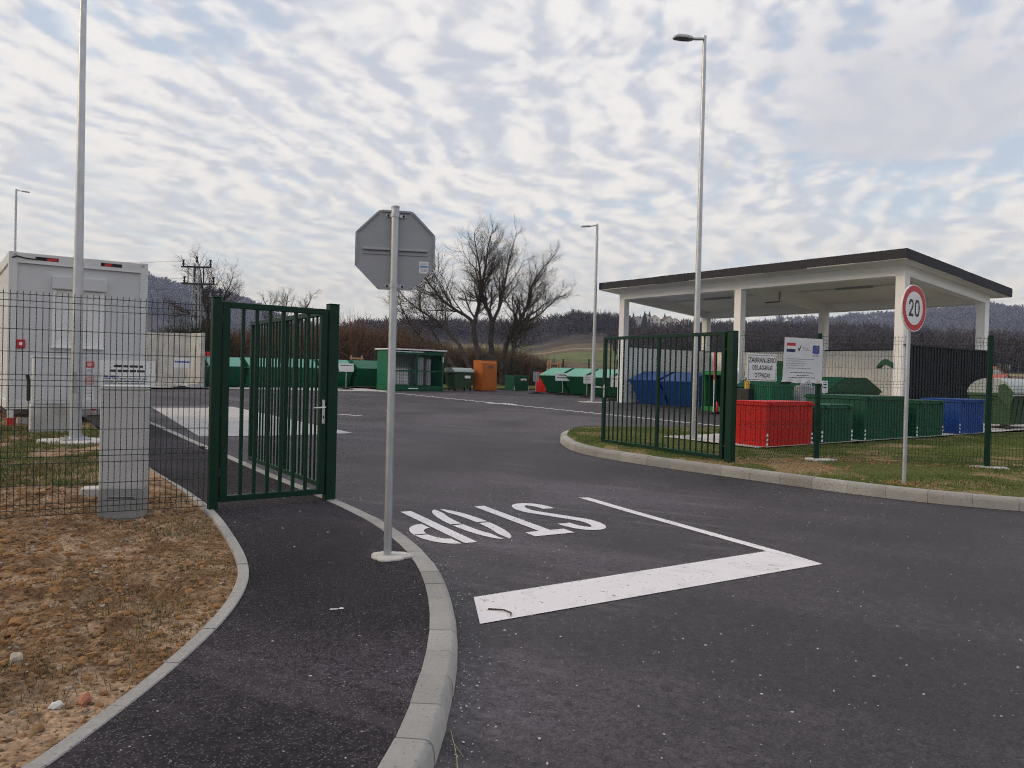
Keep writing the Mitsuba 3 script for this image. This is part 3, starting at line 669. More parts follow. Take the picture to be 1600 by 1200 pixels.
def swing_gate(label, hinge, direction, z0, z1, base_z):
    t = thing('swing_gate', label, 'gate', None)
    d = np.array(direction); d = d / np.linalg.norm(d)
    F = Fr(hinge[0], hinge[1], 0, math.degrees(math.atan2(d[1], d[0])))
    leaf(t, F, 3.27, z0, z1, 10, True, stile=.07, bar=.022)
    for z in (z0 + .2, z1 - .3): obj(t, 'hinge', [F.box(-.13, 0, -.015, .015, z, z + .03, bev=.004), tube([F.pt(-.05, 0, z - .04), F.pt(-.05, 0, z + .07)], .018, 10)], 'm_black', 35)
    return t, F
t, F = swing_gate('open green bar gate leaf standing behind the closed small gate', site(3.62, GB + .28), (-.545, .838), .17, 2.19, 0)
obj(t, 'drop_bolt', [tube([F.pt(3.20, -.06, .08), F.pt(3.20, -.06, .72)], .012, 10), tube([F.pt(3.2, -.06, .40), F.pt(3.2, -.06, .72)], .019, 10)], 'm_silver', 40)
t, F = swing_gate('open green bar gate leaf over the grass island in front of the lamp post', (3.37, 12.66), (-1.6, 2.86), .25, 2.28, 0)
obj(t, 'latch', [tube([F.pt(3.24, -.05, 1.30), F.pt(3.24, .05, 1.30)], .012, 8), tube([F.pt(3.22, .09, 1.31), F.pt(3.40, .09, 1.31)], .011, 8), F.box(3.19, 3.225, .029, .034, 1.12, 1.36, bev=.002)], 'm_silver', 40)

# ---------------------------------------------------------------- signs on the fence
d = (P2 - P1) / np.linalg.norm(P2 - P1); FA = math.degrees(math.atan2(d[1], d[0]))
F = Fr(*(P1 + d * .14 + np.array([d[1], -d[0]]) * .05), 0, FA)
t = thing('prohibition_sign', 'white framed metal sign reading ZABRANJENO ODLAGANJE OTPADA on the fence', 'sign')
obj(t, 'panel', F.box(0, .625, -.012, 0, 1.505, 1.935, bev=.004), 'm_signwhite')
fr_ = sg.box(.018, 1.523, .607, 1.917).difference(sg.box(.026, 1.531, .599, 1.909))
F3 = Fr(*(F.pt(0, -.0124)[:2]), 0, FA)
obj(t, 'border', F3(flat_to_wall(extrude(fr_, .0012))), 'm_inkblack')
for s, z, h, sx in (('ZABRANJENO', 1.80, .078, .80), ('ODLAGANJE', 1.685, .070, .74), ('OTPADA!', 1.565, .070, .76)):
    m = text(s, h, .0014, True, sx); w = m.vertices[:, 0].max() * 2
    if w > .56: m = M(m.vertices * [.56 / w, 1, 1], m.faces)
    m = M(m.vertices + [.3125, z, 0], m.faces); obj(t, 'text_line', F3(flat_to_wall(m)), 'm_inkblack')
t = thing('notice_banner', 'creased white project banner with two flags and small print on the fence', 'banner')
b0 = P1 + d * .90 + np.array([d[1], -d[0]]) * .052
F = Fr(*b0, 0, FA)
nx, nz = 24, 20
GX, GZ = np.meshgrid(np.linspace(0, .885, nx), np.linspace(1.50, 2.225, nz), indexing='ij')
def crease(X, Z):
    lowc = np.clip((1.64 - Z) / .14, 0, 1)
    return .006 * np.sin(X * 9 + Z * 5) * .5 - .012 * lowc * np.sin(X * 31 + 3 * np.sin(Z * 25)) - .008 * lowc
Yb = crease(GX, GZ)
Xb = GX - .035 * np.clip((1.60 - GZ) / .1, 0, 1) * (1 - GX / .885) + .02 * np.clip((GZ - 1.6) / .6, 0, 1) * (1 - GX / .885)
Zb = GZ + .012 * np.sin(GX * 14) * np.clip((1.56 - GZ) / .06, 0, 1)
vv = np.stack([Xb, Yb, Zb], -1).reshape(-1, 3); a, b = np.meshgrid(np.arange(nx - 1), np.arange(nz - 1), indexing='ij'); q = (a * nz + b).ravel()
ff = np.vstack([np.stack([q, q + nz, q + nz + 1], 1), np.stack([q, q + nz + 1, q + 1], 1)])
shell = cat([M(vv + [0, -.001, 0], ff), M(vv + [0, .001, 0], ff[:, ::-1])])
obj(t, 'sheet', F(shell), 'm_paper', True)
def on_banner(x0, x1, z0, z1, m, name, parent=t, nn=5, lift=.0025):
    X, Z = np.meshgrid(np.linspace(x0, x1, nn), np.linspace(z0, z1, 3), indexing='ij')
    v = np.stack([X + .02 * np.clip((Z - 1.6) / .6, 0, 1) * (1 - X / .885), crease(X, Z) - lift, Z], -1).reshape(-1, 3)
    a, b = np.meshgrid(np.arange(nn - 1), np.arange(2), indexing='ij'); q = (a * 3 + b).ravel()
    f = np.vstack([np.stack([q, q + 3, q + 4], 1), np.stack([q, q + 4, q + 1], 1)])
    return obj(parent, name, F(M(v, f)), m)
fg = on_banner(.055, .255, 2.09, 2.14, 'm_signred', 'flag_stripe'); on_banner(.055, .255, 2.04, 2.0895, 'm_signwhite', 'flag_stripe'); on_banner(.055, .255, 1.99, 2.0395, 'm_navy', 'flag_stripe')
chk = [on_banner(.14, .148 + .022 * 0, 2.045 + .012 * k, 2.053 + .012 * k, 'm_signred' if k % 2 else 'm_signwhite', 'flag_crest', lift=.0035) for k in range(3)]
obj(t, 'flag_stripe', F.box(.65, .80, -.0065, -.0045, 1.98, 2.115), 'm_inkblue')
obj(t, 'flag_star', [F(rawbox(.725 + .04 * math.cos(a) - .005, .725 + .04 * math.cos(a) + .005, -.0085, -.0067, 2.048 + .04 * math.sin(a) - .005, 2.048 + .04 * math.sin(a) + .005)) for a in np.arange(12) * math.pi / 6], 'm_yellow')
ck = sg.LineString([(.325, 2.055), (.345, 2.015), (.385, 2.10)]).buffer(.008)
obj(t, 'tick_logo', Fr(*(F.pt(0, -.0045)[:2]), 0, FA)(flat_to_wall(extrude(ck, .001))), 'm_inkblack')
g = np.random.default_rng(4)
for z, x0, x1, m in ((2.06, .42, .57, 'm_inkgrey'), (2.025, .42, .60, 'm_inkgrey'), (1.955, .67, .79, 'm_inkgrey'), (1.935, .65, .80, 'm_inkgrey'), (1.875, .06, .70, 'm_inkgrey'), (1.84, .06, .46, 'm_inkgrey'), (1.80, .06, .50, 'm_inkgrey'), (1.765, .06, .48, 'm_inkgrey'), (1.725, .06, .64, 'm_inkgrey'),
                     (1.655, .16, .70, 'm_inkblack'), (1.61, .30, .58, 'm_inkblack'), (1.575, .12, .72, 'm_inkblack')):
    x = x0
    while x < x1:
        w = float(g.uniform(.02, .07)); on_banner(x, min(x + w, x1), z, z + .011, m, 'print_word', nn=2, lift=.004); x += w + .012

# ---------------------------------------------------------------- utility cabinet behind the left fence
F = Fr(-3.915, 7.60, 0, 14)
t = thing('utility_cabinet', 'pale grey plastic utility cabinet on a darker plinth behind the left fence', 'cabinet')
obj(t, 'body', F.box(0.005, .397, 0, .26, .315, 1.265, bev=.008), 'm_plastic')
obj(t, 'roof', F.box(-.002, .402, -.008, .27, 1.267, 1.312, bev=.014), 'm_contframe')
obj(t, 'door_frame', F(flat_to_wall(extrude(sg.box(.02, .335, .385, 1.245).difference(sg.box(.035, .35, .37, 1.23)), .004))), 'm_plastic')
pl = obj(t, 'plinth', F.box(0, .402, -.004, .264, -.08, .313, bev=.006), 'm_plasticplinth')
obj(pl, 'cover_panel', F.box(.06, .345, -.014, -.0045, .04, .255, bev=.005), 'm_plasticplinth')
obj(pl, 'grip_slot', F.box(.09, .32, -.0175, -.0145, .236, .246), 'm_black')
tag(obj(None, 'concrete_block', Fr(-4.35, 8.5, 0, 20).box(-.2, .25, 0, .25, .02, .19, bev=.012), 'm_concrete'), 'low pale concrete block left of the utility cabinet', 'concrete block')

# ---------------------------------------------------------------- office container
C = Fr(-9.50, 15.04, 0, 36)
t = thing('office_container', 'white office container with shuttered window on short red and grey feet', 'container')
W, D, Z0, Z1 = 2.43, 6.05, .62, 3.60
obj(t, 'wall', C.box(.10, W - .10, .035, .06, Z0 + .16, Z1 - .20), 'm_contwhite')
obj(t, 'wall', C.box(.035, .06, .15, D - .1, Z0 + .16, Z1 - .20), 'm_contwhite')
obj(t, 'wall', C.box(W - .06, W - .035, .15, D - .1, Z0 + .16, Z1 - .20), 'm_contwhite')
obj(t, 'wall', C.box(.10, W - .10, D - .06, D - .035, Z0 + .16, Z1 - .20), 'm_contwhite')
for x in np.arange(.35, 2.2, .25):
    if .68 < x < 1.66: obj(t, 'wall_rib', C.box(x, x + .012, .030, .0345, Z0 + .17, 1.80), 'm_contwhite')
    else: obj(t, 'wall_rib', C.box(x, x + .012, .030, .0345, Z0 + .17, Z1 - .21), 'm_contwhite')
for x in (0, W - .145):
    for y in (0, D - .145): obj(t, 'corner_post', C.box(x, x + .145, y, y + .145, Z0, Z1, bev=.006), 'm_contframe')
obj(t, 'roof', C.box(.147, W - .147, .02, D - .02, Z1 - .055, Z1 - .035), 'm_contframe')
def rail_with_pockets(y0, y1):
    poly = sg.box(.1455, Z1 - .20, W - .1455, Z1 - .012)
    for a, b in ((.43, .82), (1.555, 1.94)): poly = poly.difference(sg.box(a, Z1 - .135, b, Z1 - .065))
    m = flat_to_wall(extrude(poly, y1 - y0)); return M(m.vertices + [0, y1, 0], m.faces)
tr = obj(t, 'top_rail', C(rail_with_pockets(.0, .034)), 'm_contframe')
for k, (a, b, r0, r1) in enumerate(((.43, .82, .62, .80), (1.555, 1.94, 1.62, 1.76))):
    pk = obj(tr, 'lifting_pocket', C.box(a - .01, b + .01, .25, .26, Z1 - .16, Z1 - .06), 'm_galvdark')
    obj(tr, 'red_lug', C.box(r0, r1, .012, .033, Z1 - .128, Z1 - .07, bev=.004), 'm_signred')
obj(t, 'top_rail', C.box(0, .034, .146, D - .146, Z1 - .2, Z1 - .012), 'm_contframe')
obj(t, 'top_rail', C.box(W - .034, W, .146, D - .146, Z1 - .2, Z1 - .012), 'm_contframe')
obj(t, 'drip_edge', C.box(.15, W - .15, -.028, -.0005, Z1 - .206, Z1 - .200), 'm_contframe')
obj(t, 'bottom_rail', C.box(.1455, W - .1455, 0, .06, Z0, Z0 + .16, bev=.005), 'm_contframe')
obj(t, 'bottom_rail', C.box(0, .06, .146, D - .146, Z0, Z0 + .16), 'm_contframe')
obj(t, 'bottom_rail', C.box(W - .06, W, .146, D - .146, Z0, Z0 + .16), 'm_contframe')
obj(t, 'floor', C.box(.06, W - .06, .06, D - .06, Z0 + .02, Z0 + .14), 'm_galvdark')
obj(t, 'cable', tube([C.pt(.05, -.012, Z1 - .12), C.pt(.13, -.02, Z1 - .085), C.pt(.26, -.015, Z1 - .11), C.pt(.42, -.01, Z1 - .12), C.pt(.6, .02, Z1 - .10)], .012, 8), 'm_black', 40)
for x in (.07, W - .07): obj(t, 'lifting_eye', C(trimesh.creation.cylinder(.03, .012, sections=14, transform=trimesh.transformations.translation_matrix([x + (.03 if x < 1 else -.03), -.004, Z1 - .06]) @ trimesh.transformations.rotation_matrix(math.pi / 2, [1, 0, 0]))), 'm_galvdark')
wn = obj(t, 'window', C(flat_to_wall(extrude(sg.box(.73, 1.84, 1.62, 2.94).difference(sg.box(.80, 1.90, 1.555, 2.935)), .04))).apply_translation(C.R @ np.array([0, .034, 0])), 'm_shutter')
slats = []
for k in range(24):
    z = 1.905 + k * .0425; slats.append(C.box(.806, 1.549, .005 + .004, .022, z, z + .036, bev=.006))
for m in slats: obj(wn, 'shutter_slat', m, 'm_shutter')
obj(wn, 'shutter_backing', C.box(.80, 1.555, .023, .031, 1.90, 2.935), 'm_shutter')
obj(wn, 'shutter_box', C.box(.715, 1.665, -.07, .033, 2.945, 3.20, bev=.012), 'm_contwhite')
obj(wn, 'sill', C.box(.71, 1.64, -.03, .033, 1.80, 1.838, bev=.006), 'm_shutter')
al = obj(t, 'alarm_box', C.box(.15, .285, -.02, .034, 1.785, 1.945, bev=.006), 'm_signred', label='small red fire alarm box')
obj(al, 'alarm_button', C.box(.185, .25, -.026, -.0205, 1.835, 1.895, bev=.004), 'm_signwhite')
for z0, z1, m, nm in ((1.44, 1.56, 'm_signred', 'red'), (1.32, 1.43, 'm_paper', 'white'), (1.10, 1.26, 'm_pinkpaper', 'pinkish'), (.80, 1.07, 'm_signwhite', 'white')):
    k = obj(t, 'label', C.box(1.325, 1.475, .028, .034, z0, z1), m, label='%s notice on the container wall' % nm)
    for j in range(3): obj(k, 'print_line', C.box(1.345, 1.455 - .02 * (j % 2), .0262, .0276, z0 + (z1 - z0) * (.25 + .22 * j), z0 + (z1 - z0) * (.25 + .22 * j) + .012), 'm_signwhite' if m != 'm_signwhite' and m != 'm_paper' else 'm_inkgrey')
for x in (.02, W - .12):
    for y in (.02, 3.0, D - .12):
        f_ = obj(t, 'foot', C.box(x, x + .10, y, y + .10, .22, Z0 - .002, bev=.004), 'm_contframe')
        obj(f_, 'foot_sleeve', C.box(x - .004, x + .104, y - .004, y + .104, .28, .46, bev=.004), 'm_signred')
for y in (.25, 2.8, 5.4): obj(t, 'support_beam', C.box(.2, 1.0, y, y + .2, .2, .44, bev=.01), 'm_concrete'); 
obj(t, 'support_beam', C.box(1.5, 2.3, .9, 1.1, .2, .44, bev=.01), 'm_concrete')

F = Fr(-8.28, 13.72, 0, 36)
t = thing('meter_cabinet', 'pale grey meter cabinet on a beige concrete plinth before the office container', 'cabinet')
obj(t, 'body', F.box(.06, .68, 0, .3, .80, 1.60, bev=.01), 'm_contwhite')
obj(t, 'door', F.box(.085, .655, -.012, -.0005, .86, 1.57, bev=.005), 'm_contwhite')
obj(t, 'lid', F.box(.04, .70, -.02, .32, 1.602, 1.63, bev=.008), 'm_contframe')
obj(t, 'plinth', F.box(.03, .70, -.02, .32, .1, .79, bev=.012), 'm_concrete_wall')
obj(t, 'cable_pipe', tube([F.pt(0, .1, .85), F.pt(.0, .1, 1.2), F.pt(-.02, .1, 1.3)], .03, 10), 'm_black', 40)

# ---------------------------------------------------------------- sign stands of the yard
def sign_stand(x, y, deg, w, h, zc, label, lines, base=True, back=False, m='m_signwhite'):
    z0 = float(zg(y)); F = Fr(x, y, 0, deg)
    t = thing('sign_stand', label, 'sign', 'white board signs on poles in the yard')
    obj(t, 'board', F.box(-w / 2, w / 2, -.03, -.02, zc - h / 2, zc + h / 2, bev=.003), m)
    obj(t, 'pole', tube([F.pt(0, 0, z0 + .06), F.pt(0, 0, zc + h / 2 - .02)], .019, 10), 'm_galv', 40)
    obj(t, 'rubber_foot', [F.box(-.40, .40, -.2, .2, z0 + .002, z0 + .06, bev=.03), F.box(-.2, .2, -.1, .1, z0 + .061, z0 + .12, bev=.03)], 'm_black')
    g = np.random.default_rng(int(abs(x * 100) + y * 10))
    for zf, x0, x1, hh, mm in lines:
        xx = x0
        while xx < x1 - .01:
            ww = float(g.uniform(.07, .16)); e = min(xx + ww, x1)
            obj(t, 'print_word', F.box(xx * w, e * w, -.0325, -.0305, zc + (zf - hh / 2) * h, zc + (zf + hh / 2) * h), mm); xx = e + .02
    return t
INK = 'm_inkblack'
sign_stand(-7.42, 15.45, 12, .98, .50, 1.345, 'wide white information board behind the utility cabinet', [(.28, -.25, .28, .09, INK), (.10, -.32, .34, .09, INK), (-.12, -.42, -.16, .07, 'm_inkblue'), (-.20, -.42, .36, .05, 'm_inkgrey'), (-.29, -.42, .36, .05, 'm_inkgrey'), (-.38, -.42, .34, .05, 'm_inkgrey')])
sign_stand(-16.75, 40.6, 10, .86, .50, 1.68, 'small white board sign before the concrete block bay', [(.1, -.42, .42, .18, 'm_inkblue')])
sign_stand(-9.15, 44.1, 10, .80, .45, 1.66, 'white board sign before the rightmost skip of the left row', [(.25, -.42, .42, .1, INK)])
sign_stand(2.80, 44.4, 8, .82, .44, 1.445, 'wider white board sign before the teal lidded skips', [(.22, -.28, .28, .14, INK), (-.10, -.40, .40, .12, INK)])
sign_stand(3.92, 41.8, 10, .42, .44, 1.35, 'small square white board sign beside the distant lamp post', [(.2, -.3, .3, .1, 'm_inkgrey'), (-.05, -.3, .3, .1, 'm_inkgrey')])
sign_stand(1.36, 45.3, 200, .36, .55, 1.42, 'narrow board sign seen from its grey back beside the red skip', [], m='m_signback')
sign_stand(4.95, 38.6, 10, .50, .55, 1.30, 'white board sign at the left corner of the pavilion', [(.2, -.3, .3, .1, 'm_inkgrey')])
sign_stand(7.78, 21.2, 10, .32, .15, 1.42, 'small white board sign behind the grey ribbed bin', [(.2, -.42, .42, .2, INK), (-.2, -.42, .42, .2, INK)])
sign_stand(9.72, 24.9, 20, .22, .38, 1.37, 'narrow white board sign left of the dark green hexagonal skip', [(.2, -.3, .3, .1, INK), (-.05, -.3, .3, .1, INK)])

# ---------------------------------------------------------------- pavilion
Cc = np.array([12.622, 26.206]); PV = Fr(*Cc, 0, 36)          # x = U (depth), y = V (towards the left end)
t = thing('pavilion', 'open white concrete pavilion with dark edged flat roof sheltering blue skips', 'pavilion')
BAY, DEP, CW = 6.517, 5.70, .32
zb = lambda x: 5.07 - (x / DEP) * .50      # underside of the beams
for i in range(3):
    for x in (0, DEP):
        y = i * BAY; p = PV.pt(x, y); z0 = float(zg(p[1])) - .1
        obj(t, 'column', PV.box(x - .02, x - .02 + CW, y - CW / 2, y + CW / 2, z0, zb(x) - .001, bev=.008), 'm_white')
def sloped(x0, x1, y0, y1, dlo, dhi):
    v = rawbox(x0, x1, y0, y1, 0, 1); w = np.array(v.vertices)
    w[:, 2] = zb(w[:, 0]) + np.where(w[:, 2] > .5, dhi, dlo); return PV(M(w, v.faces))
for x in (-.02, DEP - .02): obj(t, 'beam', sloped(x, x + CW, -CW / 2 - .001, 2 * BAY + CW / 2 + .001, 0, .34), 'm_white')
for i in range(3): obj(t, 'cross_beam', sloped(CW - .019, DEP - .021, i * BAY - CW / 2, i * BAY + CW / 2, 0.003, .338), 'm_white')
obj(t, 'roof_slab', sloped(-.80, DEP + .98, -.60, 2 * BAY + .66, .341, .50), 'm_soffit')
obj(t, 'ceiling', sloped(CW, DEP - .03, CW / 2 + .01, BAY - CW / 2 - .01, .31, .339), 'm_soffit'); obj(t, 'ceiling', sloped(CW, DEP - .03, BAY + CW / 2 + .01, 2 * BAY - CW / 2 - .01, .31, .339), 'm_soffit')
fa = []
y0, y1, x0, x1 = -.60, 2 * BAY + .66, -.80, DEP + .98
ys = np.linspace(y0 - .03, y1 + .03, 9)
for k in range(8): obj(t, 'fascia_sheet', sloped(x0 - .03, x0 - .001, ys[k] + .004, ys[k + 1] - .004, .36 + .012 * math.sin(k * 2.1), .66 + .006 * math.sin(k * 3)), 'm_fascia')
obj(t, 'fascia_sheet', sloped(x1 + .001, x1 + .03, y0 - .03, y1 + .03, .36, .66), 'm_fascia')
xs = np.linspace(x0, x1, 5)
for k in range(4): obj(t, 'fascia_sheet', sloped(xs[k] + .003, xs[k + 1] - .003, y0 - .03, y0 - .001, .35 + .008 * math.sin(k * 2), .66 + .005 * (k % 2)), 'm_fascia'); obj(t, 'fascia_sheet', sloped(xs[k] + .003, xs[k + 1] - .003, y1 + .001, y1 + .03, .36, .66), 'm_fascia')
obj(t, 'roof_cover', sloped(x0, x1, y0, y1, .501, .64), 'm_fascia')
# low walls at the ends and the back
WT = 2.86
def wall_part(name, x0, x1, y0, y1, z1, m): obj(t, name, PV.box(x0, x1, y0, y1, .0, z1), m)
wall_part('end_wall', CW + .0, DEP - .021, 2 * BAY - .09, 2 * BAY + .09, 2.90, 'm_white'); obj(t, 'wall_coping', PV.box(CW, DEP - .022, 2 * BAY - .12, 2 * BAY + .12, 2.902, 2.95), 'm_fascia')
for i in range(2):
    wall_part('back_wall', DEP + .05, DEP + .23, i * BAY + CW / 2 + .001, (i + 1) * BAY - CW / 2 - .001, WT, 'm_white'); obj(t, 'wall_coping', PV.box(DEP + .02, DEP + .26, i * BAY + CW / 2 + .002, (i + 1) * BAY - CW / 2 - .002, WT + .002, WT + .05), 'm_fascia')
wall_part('end_wall', CW + .0, DEP - .021, -.09, .09, 2.78, 'm_white'); obj(t, 'wall_coping', PV.box(.0, DEP + .30, -.27, -.14, 2.785, 2.83), 'm_fascia')
for k in range(29):
    x = .31 + k * .195; obj(t, 'cladding_rib', PV(prism([(x, .0), (x + .19, .0), (x + .19, 2.784), (x, 2.784)], .03)).apply_translation(PV.R @ np.array([0, -.22, 0])), 'm_cladding')
    obj(t, 'cladding_rib', PV.box(x + .03, x + .10, -.245, -.2205, .0, 2.782), 'm_cladding')
obj(t, 'floor_slab', PV.box(-.1, DEP + .3, -.25, 2 * BAY + .3, -.05, .0), 'm_concrete')
for y in (3.2, 9.7):
    z = zb(2.6) + .31; lf = obj(t, 'strip_light', sloped(2.55, 2.67, y - .75, y + .75, .23, .29), 'm_galvdark')
    obj(t, 'conduit', tube([PV.pt(2.61, y + .8, zb(2.61) + .28), PV.pt(2.61, y + 2.6, zb(2.61) + .28)], .012, 8), 'm_galvdark')
    obj(t, 'conduit', tube([PV.pt(2.61, y - .8, zb(2.61) + .28), PV.pt(2.61, y - 2.2, zb(2.61) + .28)], .012, 8), 'm_galvdark')
obj(t, 'conduit', tube([PV.pt(2.4, BAY - .2, zb(2.4) + .28), PV.pt(2.4, BAY - .2, zb(2.4) - .1), PV.pt(2.4, BAY + .5, zb(2.4) - .1)], .025, 8), 'm_black')

# ---------------------------------------------------------------- containers
def ribbed_box(parent, F, w, d, z0, z1, m, rib=.12, name='body', rim=True, cm=None, reflect=True, taper=0.0):
    """An open-topped steel tub: body with upright ribs, a rim and lifting trunnions."""
    bd = rawbox(0, w, 0, d, z0, z1 - .05, bev=.006)
    obj(parent, name, F(bd), m)
    ribs = []
    for x in np.arange(rib, w - rib * .5, rib): ribs.append(F.box(x, x + .02, -.010, -.0003, z0 + .03, z1 - .06))
    for y in np.arange(rib, d - rib * .5, rib): ribs.append(F.box(-.010, -.0003, y, y + .02, z0 + .03, z1 - .06))
    if ribs: obj(parent, 'side_ribs', ribs, m, kind='stuff')
    if rim:
        obj(parent, 'rim', F(flat_rim(w, d, z1 - .05, z1)), cm or m)
    if reflect:
        for x, y, dx, dy in ((.0, -.012, 1, 0), (w - .06, -.012, 1, 0)):
            for k in range(3):
                z = z0 + .06 + k * .085
                obj(parent, 'reflector', F(prism([(0, z), (.06, z + .0), (.06, z + .03), (.03, z + .06), (0, z + .03)], .004) if dx else M(prism([(0, z), (.06, z), (.06, z + .03), (.03, z + .06), (0, z + .03)], .004).vertices[:, [1, 0, 2]], prism([(0, z), (.06, z), (.06, z + .03), (.03, z + .06), (0, z + .03)], .004).faces[:, ::-1])).apply_translation(F.R @ np.array([x, y, 0])), 'm_signwhite')
def flat_rim(w, d, z0, z1, o=.03, t_=.05):
    m = extrude(sg.box(-o, -o, w + o, d + o).difference(sg.box(t_, t_, w - t_, d - t_)), z1 - z0); return M(m.vertices + [0, 0, z0], m.faces)
def tub(x, y, deg, w, d, z0, z1, m, label, cat_='container', group=None, lid=None, name='waste_container', rib=.12, lidm=None):
    F = Fr(x, y, 0, deg); t = thing(name, label, cat_, group)
    ribbed_box(t, F, w, d, z0, z1, m, rib=rib, cm=lidm)
    if lid: obj(t, 'lid', F(rawbox(.0, w, .0, d, z1 + .001, z1 + .03, bev=.008)), lidm or m)
    for x in (.1, w - .2): obj(t, 'lifting_lug', F.box(x, x + .1, -.06, -.031, z1 - .05, z1 + .02, bev=.005), lidm or m)
    return t, F
OR = np.array([4.85, 15.2])
def row(x, y=0.0): return OR + x * U + y * V
p = row(0); tub(p[0], p[1], 36, 1.50, .76, .22, 1.09, 'm_red', 'bright red steel container behind the fence on the lawn edge', group=None, lid=True)
p = row(1.80); tub(p[0], p[1], 36, 1.14, .75, .24, 1.03, 'm_skipgreen', 'lower green steel container right of the red one, in front of a taller green one', lid=True)
p = row(3.40); tub(p[0], p[1], 36, 1.74, 1.45, .24, 1.21, 'm_skipgreen', 'largest green steel container in the row behind the fence', lid=True)
p = row(5.58); tub(p[0], p[1], 36, 1.26, .95, .26, 1.12, 'm_skipgreen', 'small green steel container right of the speed sign pole', lid=True)
p = row(7.64); tub(p[0], p[1], 36, 1.32, .95, .29, 1.15, 'm_blue', 'blue steel container at the right end of the row', lid=True)
obj(None, 'container_kerb', sheet(sg.Polygon([tuple(row(-.1, -.09)), tuple(row(9.2, -.09)), tuple(row(9.2, .0)), tuple(row(-.1, .0))]), .21), 'm_kerb1'); tag('container_kerb', 'thin pale concrete strip under the front of the container row', kind='structure')
obj(None, 'container_slab', sheet(sg.Polygon([tuple(row(-.3, .0)), tuple(row(16, .0)), tuple(row(16, 2.4)), tuple(row(-.3, 2.4))]), .205), 'm_slab'); tag('container_slab', 'concrete slab carrying the row of steel containers', kind='structure')
# ribbed bins behind the row
def ribbin(x, y, w, d, z0, z1, m, label):
    F = Fr(x, y, 0, 36); t = thing('ribbed_bin', label, 'container')
    zig = lambda L: [(s * .06 + q, o_) for s in range(int(L / .06)) for q, o_ in ((.005, 0), (.02, -.018), (.035, -.018), (.05, 0))]
    pts = [(x_, y_) for x_, y_ in zig(w)] + [(w, 0), (w, d), (0, d)] + [(y_, d - x_) for x_, y_ in zig(d)] + [(0, 0)]
    poly = sg.Polygon(pts).buffer(0)
    mm = extrude(poly, z1 - z0); obj(t, 'body', F(M(mm.vertices + [0, 0, z0], mm.faces)), m)
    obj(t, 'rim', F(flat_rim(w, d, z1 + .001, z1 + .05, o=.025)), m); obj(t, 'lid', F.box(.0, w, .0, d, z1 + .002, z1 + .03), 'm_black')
    return t
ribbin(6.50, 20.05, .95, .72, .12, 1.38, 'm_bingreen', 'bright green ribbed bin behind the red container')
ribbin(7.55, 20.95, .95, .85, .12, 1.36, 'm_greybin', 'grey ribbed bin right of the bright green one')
t = thing('oil_drum', 'yellow drum on a bin frame just right of the fence gate post', 'drum')
F = Fr(6.08, 20.4, 0, 36); obj(t, 'frame', F.box(-.08, .2, 0, .5, .12, 1.30, bev=.02), 'm_black'); obj(t, 'drum', tube([F.pt(.0, .1, 1.302), F.pt(.0, .1, 1.52)], .065, 16), 'm_yellow', 40)

def skip(x, y, deg, L, w, z0, h_tip, h_top, m, lidm, label, group=None, lidded=True, cat_='skip', papers=()):
    """A skip with pointed ends: x along its long side."""
    F = Fr(x, y, 0, deg); t = thing('skip', label, cat_, group)
    b = .68; tip, top = z0 + h_tip, z0 + h_top
    body = [(b, z0 + .05), (L - b, z0 + .05), (L, tip), (0, tip)]
    obj(t, 'tub', F(prism(body, w)), m)
    for xx in np.arange(b + .2, L - b, .55): obj(t, 'rib', F.box(xx, xx + .06, -.03, -.0005, z0 + .08, tip - .03), m)
    obj(t, 'skid', [F.box(b, L - b, yy, yy + .12, z0 + .002, z0 + .049) for yy in (.1, w - .22)], 'm_black')
    obj(t, 'rim', [F.box(-.02, L + .02, -.035, -.0006, tip - .05, tip + .002), F.box(-.02, L + .02, w + .0006, w + .035, tip - .05, tip + .002)], lidm)
    i0, i1 = .95, L - .95
    sl = .012
    def plate(pts): return F(prism(pts, w - .02)).apply_translation(F.R @ np.array([0, .01, 0]))
    obj(t, 'gable', F(prism([(0, tip + .003), (i0, top - .03), (i1, top - .03), (L, tip + .003)], .02)), m)
    obj(t, 'gable', F(prism([(0, tip + .003), (i0, top - .03), (i1, top - .03), (L, tip + .003)], .02)).apply_translation(F.R @ np.array([0, w - .02, 0])), m)
    obj(t, 'lid', plate([(-.03, tip + .004), (i0 - .01, top - .02), (i0 - .01, top + .012), (-.03, tip + .035)]), lidm)
    obj(t, 'lid', plate([(L + .03, tip + .004), (i1 + .01, top - .02), (i1 + .01, top + .012), (L + .03, tip + .035)]), lidm)
    obj(t, 'top_plate', plate([(i0, top - .02), (i1, top - .02), (i1, top + .01), (i0, top + .01)]), lidm)
    for s in (i0 - .1, i1 + .1): obj(t, 'lifting_pin', [F(trimesh.creation.cylinder(.04, .12, sections=10, transform=trimesh.transformations.translation_matrix([s, yy, tip - .2]) @ trimesh.transformations.rotation_matrix(math.pi / 2, [1, 0, 0]))) for yy in (-.05, w + .05)], 'm_black')
    for a, b2 in papers: obj(t, 'paper_label', F.box(a, a + b2, -.04, -.0362, tip - .10, tip + .32), 'm_signwhite')
    return t, F
